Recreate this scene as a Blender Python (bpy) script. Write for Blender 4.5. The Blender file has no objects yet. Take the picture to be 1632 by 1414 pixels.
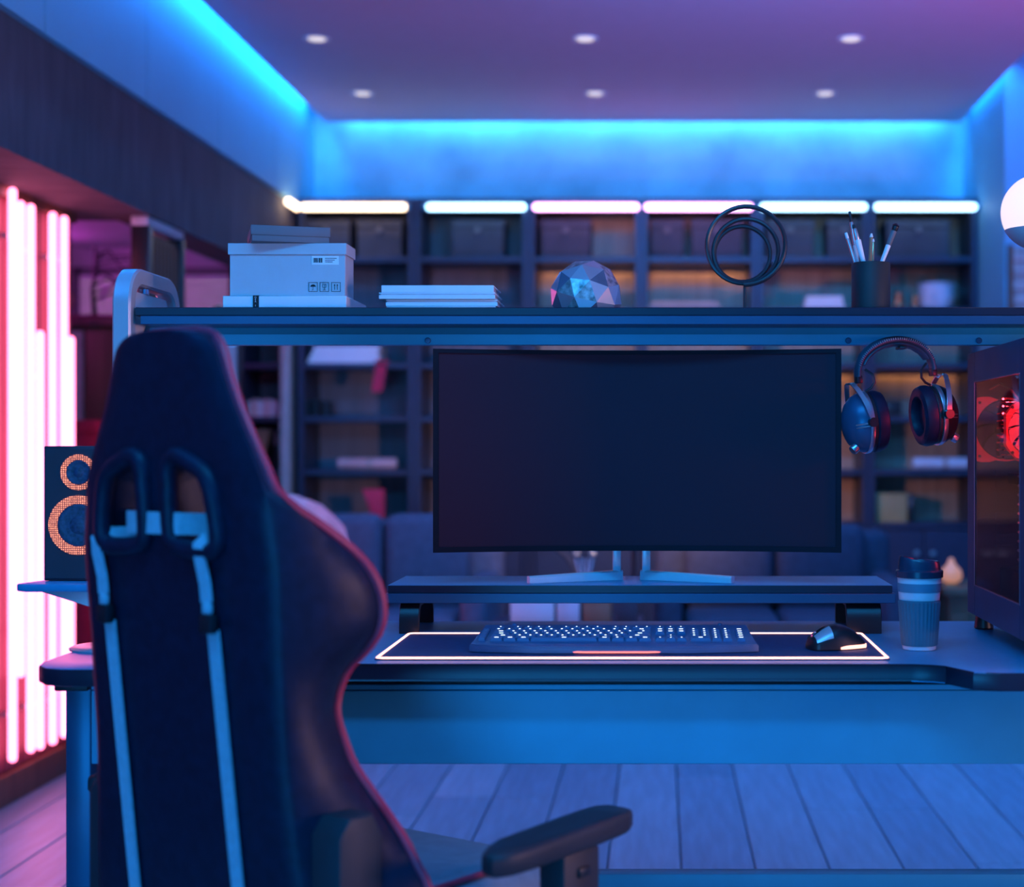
import bpy, bmesh, math, random
from mathutils import Vector, Matrix
random.seed(7)
PI = math.pi
scene = bpy.context.scene
COL = scene.collection

# ------------------------------------------------------------------ camera
FPX, CX, CY, CAMZ = 2480.0, 1050.0, 712.0, 1.12      # focal length and vanishing point in the 1632 x 1414 frame
cd = bpy.data.cameras.new('camera')
cam = bpy.data.objects.new('camera', cd); COL.objects.link(cam)
cam.location = (0, 0, CAMZ); cam.rotation_euler = (PI/2, 0, 0)
cd.sensor_fit = 'HORIZONTAL'; cd.sensor_width = 36.0
cd.lens = 36.0*FPX/1632
cd.shift_x = -(CX-816)/1632; cd.shift_y = (CY-707)/1632
cd.clip_start = 0.05; cd.clip_end = 60
cd.dof.use_dof = True; cd.dof.focus_distance = 3.0; cd.dof.aperture_fstop = 2.1
scene.camera = cam
def at(x, y, d):
    return Vector(((x-CX)*d/FPX, d, CAMZ+(CY-y)*d/FPX))

# ------------------------------------------------------------------ world, lights, exposure
w = bpy.data.worlds.new('world'); scene.world = w; w.use_nodes = True
w.node_tree.nodes['Background'].inputs[0].default_value = (.03, .08, .25, 1)
w.node_tree.nodes['Background'].inputs[1].default_value = 0.06
vs = scene.view_settings
vs.view_transform = 'Standard'; vs.look = 'None'; vs.gamma = 1; vs.use_curve_mapping = False
vs.exposure = 0.0
scene.cycles.use_denoising = True
scene.cycles.max_bounces = 7
BLUE = (.012, .28, 1.0)
def area(name, loc, aim, sx, sy, power, col, spread=PI):
    l = bpy.data.lights.new(name, 'AREA'); l.shape = 'RECTANGLE'; l.size = sx; l.size_y = sy
    l.energy = power; l.color = col; l.spread = spread
    o = bpy.data.objects.new(name, l); COL.objects.link(o); o.location = loc
    o.rotation_euler = (Vector(aim)-Vector(loc)).to_track_quat('-Z', 'Y').to_euler()
    return o
# cove strips in the gap around the hanging ceiling
cl_ = area('cove_light_left', (-1.728, 2.7, 2.86), (-1.728, 2.7, 0), .045, 10.2, 80, BLUE); cl_.rotation_euler = (0, math.radians(-6), 0)
cl_ = area('cove_light_right', (1.552, 2.7, 2.86), (1.552, 2.7, 0), .03, 10.2, 60, BLUE); cl_.rotation_euler = (0, math.radians(6), 0)
area('cove_light_back', (-.08, 7.955, 2.86), (-.08, 7.955, 0), 3.1, .045, 13, (.05, .42, 1.0))
# assumed blue light over the working place, added unseen fills over the lounge, assumed blue light behind the camera
BLUE2 = (.018, .37, 1.0)
area('unseen_blue_overhead', (-.1, 1.35, 2.72), (-.1, 2.9, 1.0), 1.9, .30, 58, BLUE2)
area('unseen_blue_overhead', (.3, 4.9, 2.70), (.2, 7.6, 1.6), 1.5, .25, 26, BLUE, 2.0)  # added fill to even out the back wall
area('unseen_blue_overhead', (.5, 5.2, 2.75), (.5, 5.4, 0), 1.7, .25, 24, BLUE, 1.9)  # added fill to brighten the floor
area('assumed_blue_frontal_light', (-1.5, -2.1, .85), (-.2, 3, .95), 2.2, 1.0, 108, BLUE2)  # bare area light added behind the camera, assumed, no lamp stands there
# assumed unseen rosy lights at the room's right side
area('assumed_pink_side_light', (2.5, 1.75, 1.0), (-.7, 3.1, 1.25), .8, .8, 9, (1.0, .55, .60), 1.5)  # assumed bare light, reddens the right sides of the boxes
area('assumed_magenta_uplight', (2.3, 3.9, .9), (1.5, 5.0, 2.77), .5, .5, 14, (1.0, .18, .75), 1.7)  # assumed bare light, added to tint the right of the ceiling

# ------------------------------------------------------------------ materials
MATS = {}
def mat(name, col, rough=.5, metal=0.0, var=.12, scale=14, bump=0.0, stretch=(1, 1, 1), spec=.5, coat=0.0):
    if name in MATS: return MATS[name]
    m = bpy.data.materials.new(name); m.use_nodes = True
    nt = m.node_tree; b = nt.nodes['Principled BSDF']
    tc = nt.nodes.new('ShaderNodeTexCoord'); mp = nt.nodes.new('ShaderNodeMapping')
    mp.inputs['Scale'].default_value = stretch
    nt.links.new(tc.outputs['Object'], mp.inputs[0])
    nz = nt.nodes.new('ShaderNodeTexNoise'); nz.inputs['Scale'].default_value = scale; nz.inputs['Detail'].default_value = 5
    nt.links.new(mp.outputs[0], nz.inputs['Vector'])
    mr = nt.nodes.new('ShaderNodeMapRange'); mr.inputs[1].default_value = .3; mr.inputs[2].default_value = .7
    mr.inputs[3].default_value = 1-var; mr.inputs[4].default_value = 1+var
    nt.links.new(nz.outputs['Fac'], mr.inputs[0])
    mx = nt.nodes.new('ShaderNodeVectorMath'); mx.operation = 'SCALE'
    mx.inputs[0].default_value = col; nt.links.new(mr.outputs[0], mx.inputs['Scale'])
    nt.links.new(mx.outputs[0], b.inputs['Base Color'])
    b.inputs['Roughness'].default_value = rough; b.inputs['Metallic'].default_value = metal
    b.inputs['Specular IOR Level'].default_value = spec; b.inputs['Coat Weight'].default_value = coat
    if bump:
        bp = nt.nodes.new('ShaderNodeBump'); bp.inputs['Strength'].default_value = bump; bp.inputs['Distance'].default_value = .01
        nt.links.new(nz.outputs['Fac'], bp.inputs['Height']); nt.links.new(bp.outputs[0], b.inputs['Normal'])
    MATS[name] = m; return m
def emit(name, col, s):
    if name in MATS: return MATS[name]
    m = bpy.data.materials.new(name); m.use_nodes = True
    b = m.node_tree.nodes['Principled BSDF']
    b.inputs['Base Color'].default_value = (*[min(1, c*.5) for c in col], 1)
    b.inputs['Emission Color'].default_value = (*col, 1); b.inputs['Emission Strength'].default_value = s
    MATS[name] = m; return m
def glass(name, col, refl=.12, rough=.05):
    m = bpy.data.materials.new(name); m.use_nodes = True; nt = m.node_tree
    nt.nodes.clear()
    o = nt.nodes.new('ShaderNodeOutputMaterial'); t = nt.nodes.new('ShaderNodeBsdfTransparent'); g = nt.nodes.new('ShaderNodeBsdfGlossy')
    t.inputs[0].default_value = (*col, 1); g.inputs['Roughness'].default_value = rough
    fr = nt.nodes.new('ShaderNodeLayerWeight'); pw = nt.nodes.new('ShaderNodeMath'); pw.operation = 'POWER'; pw.inputs[1].default_value = 6
    nt.links.new(fr.outputs['Facing'], pw.inputs[0])
    mx = nt.nodes.new('ShaderNodeMixShader'); nt.links.new(pw.outputs[0], mx.inputs[0])
    nt.links.new(t.outputs[0], mx.inputs[1]); nt.links.new(g.outputs[0], mx.inputs[2]); nt.links.new(mx.outputs[0], o.inputs[0])
    MATS[name] = m; return m

M = dict(
 wallp=mat('painted_panel', (.19, .47, .60), .6, var=.03, scale=3),
 concrete=mat('concrete', (.46, .74, .82), .8, var=.22, scale=3.5, bump=.15),
 darkconc=mat('dark_concrete', (.10, .085, .10), .8, var=.25, scale=5, bump=.2, stretch=(1, 3, .6)),
 ceil=mat('ceiling_paint', (.52, .47, .58), .75, var=.02),
 floorbase=mat('floor_base', (.05, .04, .05), .8),
 bayw=mat('bay_plaster', (.6, .5, .6), .7, var=.05, scale=4),
 plank=mat('grey_oak', (.22, .39, .47), .42, var=.16, scale=6, bump=.06, stretch=(6, .6, 1)),
 plank2=mat('grey_oak_pale', (.26, .44, .51), .42, var=.14, scale=6, bump=.06, stretch=(6, .6, 1)),
 plank3=mat('grey_oak_deep', (.19, .35, .43), .42, var=.16, scale=6, bump=.06, stretch=(6, .6, 1)),
 redwood=mat('dark_red_wood', (.24, .05, .075), .5, var=.3, scale=5, stretch=(3, 3, .3)),
 brown=mat('brown_wood', (.16, .075, .04), .5, var=.3, scale=5, stretch=(4, 4, .4)),
 walnut=mat('walnut_panel', (.52, .31, .22), .5, var=.22, scale=6, stretch=(9, 9, .3)),
 cabmetal=mat('dark_blue_metal', (.035, .045, .085), .4, metal=.2),
 cabback=mat('cabinet_back', (.22, .17, .2), .6, var=.2, scale=6, stretch=(9, 9, .3)),
 deskblack=mat('matte_navy_laminate', (.022, .28, .47), .36, var=.05, scale=40),
 deskedge=mat('dark_navy_and_shade', (.012, .016, .035), .35),
 deskmetal=mat('satin_navy_metal', (.03, .10, .19), .34, metal=.25, var=.04),
 panelblue=mat('blue_metal_panel', (.03, .34, .50), .45, metal=.2, var=.04),
 postmetal=mat('satin_grey_metal', (.46, .50, .54), .3, metal=.35, var=.04),
 chrome=mat('polished_chrome', (.82, .84, .88), .1, metal=1, var=.02),
 silver=mat('brushed_silver', (.62, .63, .66), .28, metal=.9, var=.05),
 plastic=mat('black_plastic', (.012, .013, .018), .38),
 softblack=mat('soft_black_rubber', (.018, .018, .022), .6),
 leather=mat('black_leather', (.008, .013, .034), .44, var=.2, scale=60, bump=.05, spec=.26),
 bandleather=mat('band_leather', (.035, .055, .085), .42, var=.15, scale=60, bump=.05),
 lidrim=mat('window_gasket', (.22, .09, .13), .4),
 lampglint=emit('lamp_glint', (.1, .4, 1.0), 1.0),
 footchrome=mat('bright_metal_foot', (.80, .84, .88), .2, metal=.25, var=.02),
 ledfan=emit('red_lit_fan', (1.0, .03, .05), .55),
 ledblade=emit('rosy_lit_blade', (1.0, .12, .2), .75),
 bezel=mat('matte_bezel', (.006, .006, .014), .6, spec=.2),
 piping=mat('crimson_piping', (.55, .03, .07), .45),
 strap=mat('pale_webbing', (.44, .52, .60), .7, var=.08, scale=90),
 seatfab=mat('seat_leather', (.16, .22, .28), .5, var=.1, scale=40),
 armmat=mat('armrest_foam', (.034, .034, .042), .5, spec=.35),
 screen=mat('monitor_screen', (.045, .014, .028), .6, var=.02, spec=.2),
 grey=mat('grey_card', (.5, .52, .56), .7, var=.04),
 greyd=mat('dark_grey_card', (.16, .15, .17), .7, var=.05),
 white=mat('white_card', (.78, .8, .83), .6, var=.03),
 ink=mat('black_ink', (.01, .01, .012), .7),
 paper=mat('book_pages', (.62, .58, .62), .8, var=.1, scale=60, stretch=(1, 1, 12)),
 teal=mat('teal_band', (.10, .24, .34), .55),
 sleeve=mat('silicone_sleeve', (.05, .16, .22), .6),
 lid=mat('navy_lid', (.02, .035, .07), .25),
 keycap=mat('keycap_black', (.04, .13, .27), .45),
 kbody=mat('keyboard_shell', (.035, .11, .23), .4),
 conemat=mat('speaker_cone', (.022, .04, .085), .5, var=.5, scale=160),
 mat_=mat('desk_mat_cloth', (.018, .05, .13), .65, var=.1, scale=120),
 speaker=mat('speaker_grille', (.02, .016, .03), .6),
 pccase=mat('pc_steel', (.03, .055, .13), .4, metal=.3),
 pcdark=mat('pc_inside', (.03, .015, .018), .5),
 redplastic=mat('red_plastic', (.75, .03, .05), .35),
 pinkblade=mat('rosy_blade', (.9, .45, .5), .3),
 greyblade=mat('smoky_blade', (.20, .15, .20), .25),
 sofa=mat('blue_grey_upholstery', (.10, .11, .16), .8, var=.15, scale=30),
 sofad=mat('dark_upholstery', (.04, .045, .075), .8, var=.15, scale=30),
 shell=mat('white_shell', (.9, .88, .9), .4),
 pinkpaper=mat('pink_paper', (.72, .42, .42), .7),
 redcloth=mat('red_cloth', (.6, .02, .08), .7),
 gold=mat('ochre_card', (.45, .30, .12), .6),
 copper=mat('copper', (.8, .38, .2), .25, metal=.9),
 ceramic=mat('white_ceramic', (.72, .7, .76), .35),
 beige=mat('beige_front', (.5, .36, .33), .6),
 tan=mat('tan_leather', (.34, .17, .10), .6),
 storage=mat('storage_box_card', (.05, .05, .07), .7),
 woven=mat('woven_cane', (.5, .42, .38), .8, var=.3, scale=30),
 darkwire=mat('black_wire', (.02, .022, .03), .35),
 palegrey=mat('pale_grey_fabric', (.42, .43, .42), .8),
 e_neon=emit('pink_neon', (1.0, .18, .35), 5.6),
 e_warm=emit('warm_tube', (1.0, .74, .50), 6),
 e_blue=emit('blue_tube', (.40, .72, 1.0), 6),
 e_pink=emit('magenta_tube', (1.0, .46, .95), 6),
 e_purple=emit('assumed_purple_tube', (.95, .10, .95), 11),
 e_strip=emit('coral_strip', (1.0, .42, .34), 3.2),
 e_red=emit('red_strip', (1.0, .16, .14), 2.2),
 e_mouse=emit('mouse_glow', (1.0, .40, .30), 2.6),
 e_key=emit('key_legend', (.75, .88, 1.0), 2.6),
 e_spot=emit('downlight', (1.0, .9, .85), .8),
 e_ring=emit('speaker_ring', (1.0, .30, .18), 1.1),
 e_globe=emit('opal_globe', (1.0, .82, .86), .95),
 e_amber=emit('amber_strip', (1.0, .58, .22), 6),
 e_window=emit('dusk_pane', (.75, .55, .62), .35),
 e_peach=emit('peach_glass', (1.0, .42, .25), .42),
)
glass('smoked_glass', (.8, .66, .7))
glass('clear_glass', (.85, .88, .92))

# ------------------------------------------------------------------ mesh helpers
class MB:
    def __init__(s): s.bm = bmesh.new()
    def box(s, x0, x1, y0, y1, z0, z1, bev=0, seg=2):
        r = bmesh.ops.create_cube(s.bm, size=1)
        for v in r['verts']:
            v.co = Vector((x0+(v.co.x+.5)*(x1-x0), y0+(v.co.y+.5)*(y1-y0), z0+(v.co.z+.5)*(z1-z0)))
        if bev:
            es = list({e for v in r['verts'] for e in v.link_edges})
            bmesh.ops.bevel(s.bm, geom=es, offset=bev, segments=seg, affect='EDGES', profile=.5)
        return s
    def ring(s, c, ax, n, r, ph=0, sx=1, sy=1):
        ax = Vector(ax).normalized()
        a = ax.orthogonal().normalized()
        if abs(ax.z) > .99: a = Vector((1, 0, 0))
        elif abs(ax.x) > .99: a = Vector((0, 1, 0))
        elif abs(ax.y) > .99: a = Vector((1, 0, 0))
        b = ax.cross(a)
        return [s.bm.verts.new(Vector(c)+a*(r*sx*math.cos(ph+2*PI*i/n))+b*(r*sy*math.sin(ph+2*PI*i/n))) for i in range(n)]
    def bridge(s, A, B):
        n = len(A)
        for i in range(n): s.bm.faces.new((A[i], A[(i+1) % n], B[(i+1) % n], B[i]))
    def cyl(s, p0, p1, r0, r1=None, seg=16):
        r1 = r0 if r1 is None else r1
        ax = Vector(p1)-Vector(p0)
        A = s.ring(p0, ax, seg, r0); B = s.ring(p1, ax, seg, r1)
        s.bridge(A, B); s.bm.faces.new(A[::-1]); s.bm.faces.new(B); return s
    def lathe(s, prof, o=(0, 0, 0), ax=(0, 0, 1), seg=32, sx=1, sy=1):
        ax = Vector(ax).normalized(); prev = None
        for k, (r, h) in enumerate(prof):
            c = Vector(o)+ax*h
            R = s.ring(c, ax, seg, max(r, 1e-5), 0, sx, sy)
            if prev: s.bridge(prev, R)
            else: first = R
            prev = R
        if prof[0][0] > 1e-4: s.bm.faces.new(first[::-1])
        if prof[-1][0] > 1e-4: s.bm.faces.new(prev)
        return s
    def tube(s, pts, r, seg=8, closed=False):
        pts = [Vector(p) for p in pts]; n = len(pts); prev = None; first = None
        nrm = None
        for i, p in enumerate(pts):
            a = pts[(i-1) % n] if (closed or i > 0) else p
            b = pts[(i+1) % n] if (closed or i < n-1) else p
            t = (b-a).normalized()
            if nrm is None: nrm = t.orthogonal().normalized()
            nrm = (nrm-t*nrm.dot(t)).normalized(); bi = t.cross(nrm)
            rr = r[i] if isinstance(r, (list, tuple)) else r
            R = [s.bm.verts.new(p+nrm*(rr*math.cos(2*PI*k/seg))+bi*(rr*math.sin(2*PI*k/seg))) for k in range(seg)]
            if prev: s.bridge(prev, R)
            else: first = R
            prev = R
        if closed:
            best = min(range(seg), key=lambda k: (prev[0].co-first[k].co).length)
            s.bridge(prev, first[best:]+first[:best])
        else:
            s.bm.faces.new(first[::-1]); s.bm.faces.new(prev)
        return s
    def prism(s, poly, vec, bev=0, seg=2):
        vec = Vector(vec)
        A = [s.bm.verts.new(Vector(p)) for p in poly]; B = [s.bm.verts.new(Vector(p)+vec) for p in poly]
        fs = [s.bm.faces.new(A[::-1]), s.bm.faces.new(B)]
        s.bridge(A, B)
        if bev:
            es = list({e for f in fs for e in f.edges})
            bmesh.ops.bevel(s.bm, geom=es, offset=bev, segments=seg, affect='EDGES', profile=.5)
        return s
    def loft(s, rows, closed=True, cap=True):
        prev = None
        for k, row in enumerate(rows):
            R = [s.bm.verts.new(Vector(p)) for p in row]
            if prev:
                if closed: s.bridge(prev, R)
                else:
                    for i in range(len(R)-1): s.bm.faces.new((prev[i], prev[i+1], R[i+1], R[i]))
            else: first = R
            prev = R
        if cap and closed: s.bm.faces.new(first[::-1]); s.bm.faces.new(prev)
        return s
    def ball(s, c, r, sc=(1, 1, 1), u=20, v=12):
        ret = bmesh.ops.create_uvsphere(s.bm, u_segments=u, v_segments=v, radius=r)
        for q in ret['verts']: q.co = Vector(c)+Vector((q.co.x*sc[0], q.co.y*sc[1], q.co.z*sc[2]))
        return s
    def quad(s, *p):
        s.bm.faces.new([s.bm.verts.new(Vector(q)) for q in p]); return s
    def rot(s, M_):
        bmesh.ops.transform(s.bm, matrix=M_, verts=s.bm.verts[:]); return s

ORG = {}
def finish(me, ang=38):
    for p in me.polygons: p.use_smooth = True
    me.set_sharp_from_angle(angle=math.radians(ang))
def obj(name, mb, m, parent=None, local=False, ang=38, **props):
    o0 = Vector((0, 0, 0))
    if parent is not None and not local: o0 = ORG[parent.name]
    bmesh.ops.recalc_face_normals(mb.bm, faces=mb.bm.faces[:])
    if parent is None and not local:                 # a thing that is one mesh: origin at the middle of its base
        xs = [v.co for v in mb.bm.verts]
        o0 = Vector(((min(c.x for c in xs)+max(c.x for c in xs))/2, (min(c.y for c in xs)+max(c.y for c in xs))/2, min(c.z for c in xs)))
    if o0.length:
        for v in mb.bm.verts: v.co -= o0
    me = bpy.data.meshes.new(name); mb.bm.to_mesh(me); mb.bm.free()
    finish(me, ang)
    for mm in (m if isinstance(m, (list, tuple)) else [m]): me.materials.append(mm)
    o = bpy.data.objects.new(name, me); COL.objects.link(o)
    if parent is not None:
        o.parent = parent; ORG[o.name] = ORG[parent.name]
    else:
        o.location = o0; ORG[o.name] = o0
    for k, v in props.items(): o[k] = v
    return o
def thing(name, label, cat, loc=(0, 0, 0), rotz=0, group=None):
    o = bpy.data.objects.new(name, None); COL.objects.link(o); o.empty_display_size = .05
    o.location = loc; o.rotation_euler = (0, 0, rotz); o['label'] = label; o['category'] = cat
    if group: o['group'] = group
    ORG[o.name] = Vector(loc); return o
def tag(o, label, cat, group=None):
    o['label'] = label; o['category'] = cat
    if group: o['group'] = group
    return o
def struct(name, mb, m, parent=None, label=None):
    o = obj(name, mb, m, parent)
    if parent is None: o['kind'] = 'structure'
    if label: o['label'] = label
    return o
def piece(name, me, parent, loc, scale=None):        # shared mesh data
    o = bpy.data.objects.new(name, me); COL.objects.link(o); o.parent = parent
    o.location = Vector(loc)-ORG[parent.name]
    if scale: o.scale = scale
    ORG[o.name] = ORG[parent.name]; return o
def meshdata(name, mb, m, ang=38):
    bmesh.ops.recalc_face_normals(mb.bm, faces=mb.bm.faces[:])
    me = bpy.data.meshes.new(name); mb.bm.to_mesh(me); mb.bm.free(); finish(me, ang); me.materials.append(m); return me

# ================================================================== THE ROOM
HC = 2.767
fl = struct('floor', MB().box(-3.0, 2.9, -2.6, 8.2, -.06, -.012), M['floorbase'])
fl['label'] = 'floor of long grey wooden planks'
PW = .197
pm = [meshdata('plank', MB().box(-PW/2+.0022, PW/2-.0022, -.9, .9, -.012, 0, .002, 1), M[k]) for k in ('plank', 'plank2', 'plank3')]
for i in range(-15, 14):
    off = random.random()*1.8
    y = -2.6-off
    while y < 8.0:
        y0, y1 = max(y, -2.5), min(y+1.8, 8.1)
        if y1-y0 > .05:
            piece('plank', random.choice(pm), fl, (.06-PW/2+i*PW, (y0+y1)/2, 0), (1, (y1-y0-.004)/1.8, 1))
        y += 1.8
struct('ceiling', MB().box(-1.69, 1.53, -2.5, 7.9, HC, HC+.07), M['ceil'])
struct('trim_1', MB().box(-3.0, 2.9, -2.6, 8.2, 3.0, 3.06), M['wallp'], label='upper ceiling slab above the cove')
struct('wall_back', MB().box(-1.9, 1.7, 8.0, 8.1, 0, 3.0), M['concrete'])
struct('wall_front', MB().box(-3.0, 2.9, -2.6, -2.5, 0, 3.0), M['wallp'])
wl = struct('wall_left', MB().box(-1.86, -1.785, -2.5, 8.0, 2.31, 3.0), M['wallp'])
for k in range(-3, 5):
    y0 = 4.49+.89*(k-1)
    y1 = min(y0+.885, 7.998)
    obj('panel', MB().box(-1.785, -1.77, max(y0, -2.5)+.002, y1, 2.312, 3.0, .002, 1), M['wallp'], wl)
struct('trim_2', MB().box(-2.95, -1.79, -2.5, 5.61, 1.935, 2.31), M['darkconc'], label='dark concrete soffit over the neon wall')
struct('trim_3', MB().box(-1.95, -1.79, 5.61, 7.999, 1.935, 2.31), M['darkconc'], label='dark concrete beam running on to the shelving')
struct('trim_4', MB().box(-2.95, -1.95, 5.61, 7.7, 2.1, 2.2), M['bayw'], label='ceiling of the bay')
nw = struct('wall_left_niche', MB().box(-2.16, -2.06, -2.5, 5.44, 0, 1.935), M['redwood'])
ybd = 4.30
while ybd < 5.42:
    obj('board', MB().box(-2.06, -2.05, ybd+.004, min(ybd+.14, 5.44)-.004, .10, 1.90, .002, 1), M['redwood'], nw); ybd += .142
struct('trim_5', MB().box(-2.06, -2.035, -2.5, 5.44, 1.90, 1.935), M['brown'], label='brown head batten above the neon tubes')
struct('baseboard_left', MB().box(-2.06, -2.03, -2.5, 5.44, 0, .095, .004), M['brown'])
struct('wall_left_bay', MB().box(-2.98, -2.9, 5.44, 7.7, 0, 2.2), M['bayw'])
struct('wall_bay_end', MB().box(-2.95, -2.065, 7.66, 7.72, 0, 2.2).box(-2.065, -1.80, 7.985, 8.05, 0, 2.2), M['bayw'])
struct('wall_right', MB().box(1.565, 1.66, 7.04, 8.0, 0, 3.0), M['wallp'])
struct('wall_right_return', MB().box(1.66, 2.85, 7.04, 7.12, 0, 3.0), M['wallp'])
struct('wall_right_side', MB().box(2.8, 2.9, -2.5, 7.04, 0, 3.0), M['wallp'])
# bay window
win = struct('window_1', MB().box(-2.86, -2.08, 7.63, 7.66, 1.05, 1.12).box(-2.86, -2.08, 7.63, 7.66, 1.96, 2.0)
             .box(-2.88, -2.84, 7.63, 7.66, 1.05, 2.0).box(-2.11, -2.075, 7.63, 7.66, 1.05, 2.0).box(-2.46, -2.41, 7.63, 7.66, 1.1, 1.98), M['greyd'],
             label='dusky window with a pale slatted blind at the end of the bay')
for a, b in ((-2.84, -2.46), (-2.41, -2.11)):
    obj('pane', MB().box(a, b, 7.645, 7.655, 1.12, 1.96), M['e_window'], win)
    bl = MB(); z = 1.14
    while z < 1.94: bl.box(a, b, 7.632, 7.636, z, z+.028); z += .036
    obj('blind_slats', bl, M['ceramic'], win, kind='stuff')
# recessed downlights
dm = meshdata('lens', MB().lathe([(.001, -.004), (.034, -.004), (.036, 0), (.036, .004)], seg=24), M['e_spot'])
dr = meshdata('bezel', MB().lathe([(.037, -.001), (.052, -.005), (.055, 0), (.037, .003), (.037, -.001)], seg=24), M['ceramic'])
for j, (yy, nm) in enumerate(((6.28, 'front'), (7.25, 'rear'))):
    for i, xx in enumerate((-1.38, -.297, .775)):
        t = thing('downlight', 'round recessed ceiling downlight, %s in the %s row' % (('leftmost', 'middle one', 'rightmost')[i], 'nearer' if j == 0 else 'farther'),
                  'downlight', (xx, yy, HC), group='ceiling downlights')
        piece('lens', dm, t, (xx, yy, HC)); piece('bezel', dr, t, (xx, yy, HC))
        l = bpy.data.lights.new('downlight_beam', 'SPOT'); l.energy = (7.0, 7.0)[j]; l.color = (1, .62, .50); l.spot_size = (1.1, 1.6)[j]; l.spot_blend = 1; l.shadow_soft_size = .04
        o = bpy.data.objects.new('downlight_beam', l); COL.objects.link(o); o.location = (xx, yy, HC-.02); o.rotation_euler = (math.radians((40, 20)[j]), 0, 0)
# neon tubes of the left wall
def neon(px, ytop, ybot, label, X=-2.02):
    d = FPX*abs(X)/(CX-px)
    z0 = max(CAMZ-(ybot-CY)*d/FPX, .1); z1 = min(CAMZ+(CY-ytop)*d/FPX, 1.93)
    t = thing('neon_tube', label, 'neon light', (X, d, z0), group='pink neon tubes on the left wall')
    r = .0135
    obj('tube', MB().lathe([(.004, 0), (r*.8, .004), (r, .012), (r, z1-z0-.012), (r*.8, z1-z0-.004), (.004, z1-z0)], (X, d, z0), seg=14), M['e_neon'], t)
    for zz in (z0+.15, z1-.15): obj('clip', MB().box(X-.03, X-.012, d-.01, d+.01, zz-.008, zz+.008), M['silver'], t)
neon(20, 297, 1215, 'tall pink neon tube, leftmost and nearest on the left wall')
neon(33, 320, 1080, 'pink neon tube ending well above the floor')
neon(49, 325, 1200, 'tall pink neon tube between the two shorter tubes')
neon(64, 527, 1195, 'shorter pink neon tube starting at mid height beside the tall third tube')
neon(84, 338, 1187, 'tall pink neon tube, second of the tall ones from the wall end')
neon(102, 344, 1176, 'tall pink neon tube nearest the end of the wall')
neon(112.5, 536, 1170, 'shorter pink neon tube right at the end of the wall')
for px, a, b in ((-70, 330, 1180), (-170, 260, 1300), (-330, 200, 1200)):  # further tubes assumed out of view, added for light
    neon(px, a, b, 'assumed pink neon tube on the near stretch of the left wall, %s the frame edge' % {-70: 'next beyond', -170: 'second beyond', -330: 'farthest beyond'}[px])
# assumed purple tube hidden in the bay, added to light its ceiling
t = thing('assumed_purple_tube', 'assumed purple light tube high in the bay behind the neon wall', 'tube light', (-2.87, 6.4, 1.98))
obj('tube', MB().cyl((-2.87, 5.66, 2.0), (-2.87, 7.3, 2.0), .018), M['e_purple'], t)
obj('end_cap', MB().cyl((-2.87, 5.62, 2.0), (-2.87, 5.66, 2.0), .02), M['silver'], t)

# ================================================================== BACKGROUND: BAY
t = thing('sliding_panel', 'tall dark panel with black frame under the concrete beam', 'panel', (-1.86, 5.69, 0))
obj('leaf', MB().box(-1.85, -1.815, 5.52, 5.86, .03, 1.88), M['brown'], t)
for y in (5.52+.042*k for k in range(8)):
    obj('reed', MB().box(-1.815, -1.805, y+.003, y+.037, .05, 1.86, .003, 1), M['brown'], t)
for y in (5.48, 5.86): obj('stile', MB().box(-1.86, -1.795, y, y+.04, 0, 1.9, .003), M['plastic'], t)
obj('head_rail', MB().box(-1.86, -1.80, 5.48, 5.90, 1.9, 1.933, .003), M['grey'], t)
# tall cabinet in the bay with ornaments
cb = thing('tall_cabinet', 'tall bay cabinet with beige and brown doors behind the neon wall', 'cabinet', (-2.45, 6.7, 0))
obj('body', MB().box(-2.85, -2.16, 6.46, 6.86, .05, 1.62), M['brown'], cb)
obj('top', MB().box(-2.87, -2.14, 6.43, 6.88, 1.62, 1.665, .004), M['redwood'], cb)
obj('door', MB().box(-2.84, -2.385, 6.44, 6.459, .52, 1.60, .004), M['beige'], cb, label='beige door')
obj('door', MB().box(-2.375, -2.17, 6.44, 6.459, .52, 1.60, .004), M['brown'], cb, label='brown door')
obj('drawer', MB().box(-2.84, -2.17, 6.44, 6.459, .1, .50, .004), M['beige'], cb)
orn = thing('branch_sculpture', 'dark branching wire sculpture on the bay cabinet', 'sculpture', (-2.40, 6.62, 1.665))
ox, oy, oz = -2.40, 6.62, 1.665
obj('base', MB().lathe([(.05, 0), (.05, .012), (.012, .02), (.012, .03)], (ox, oy, oz), seg=20), M['darkwire'], orn)
obj('stem', MB().tube([(ox, oy, oz+.02), (ox-.01, oy, oz+.12), (ox+.008, oy, oz+.22), (ox, oy, oz+.31)], [.012, .009, .010, .004]), M['darkwire'], orn)
for k in range(7):
    a = k*.9; r = .06+.03*(k % 3); z0 = oz+.08+.03*k
    obj('branch', MB().tube([(ox, oy, z0), (ox+.5*r*math.cos(a)+.05, oy+.03*math.sin(a), z0+.03), (ox+r+.06, oy+.05*math.sin(a), z0+.01+.05*math.sin(a*2)), (ox+.09+r, oy, z0-.05)], [.006, .005, .004, .002], 6), M['darkwire'], orn)
ball = MB()
for k in range(5):
    a = k*PI/5
    ball.tube([(ox-.17+.075*math.cos(q)*math.cos(a), oy+.075*math.cos(q)*math.sin(a), oz+.082+.075*math.sin(q)) for q in [2*PI*i/24 for i in range(24)]], .0035, 5, True)
tag(obj('wire_ball', ball, M['gold']), 'gold wire ball lying beside the branch sculpture', 'ornament')
t = thing('red_box', 'dark red lidded box standing low in the bay beside the speaker', 'box', (-2.17, 6.0, 0))
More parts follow.
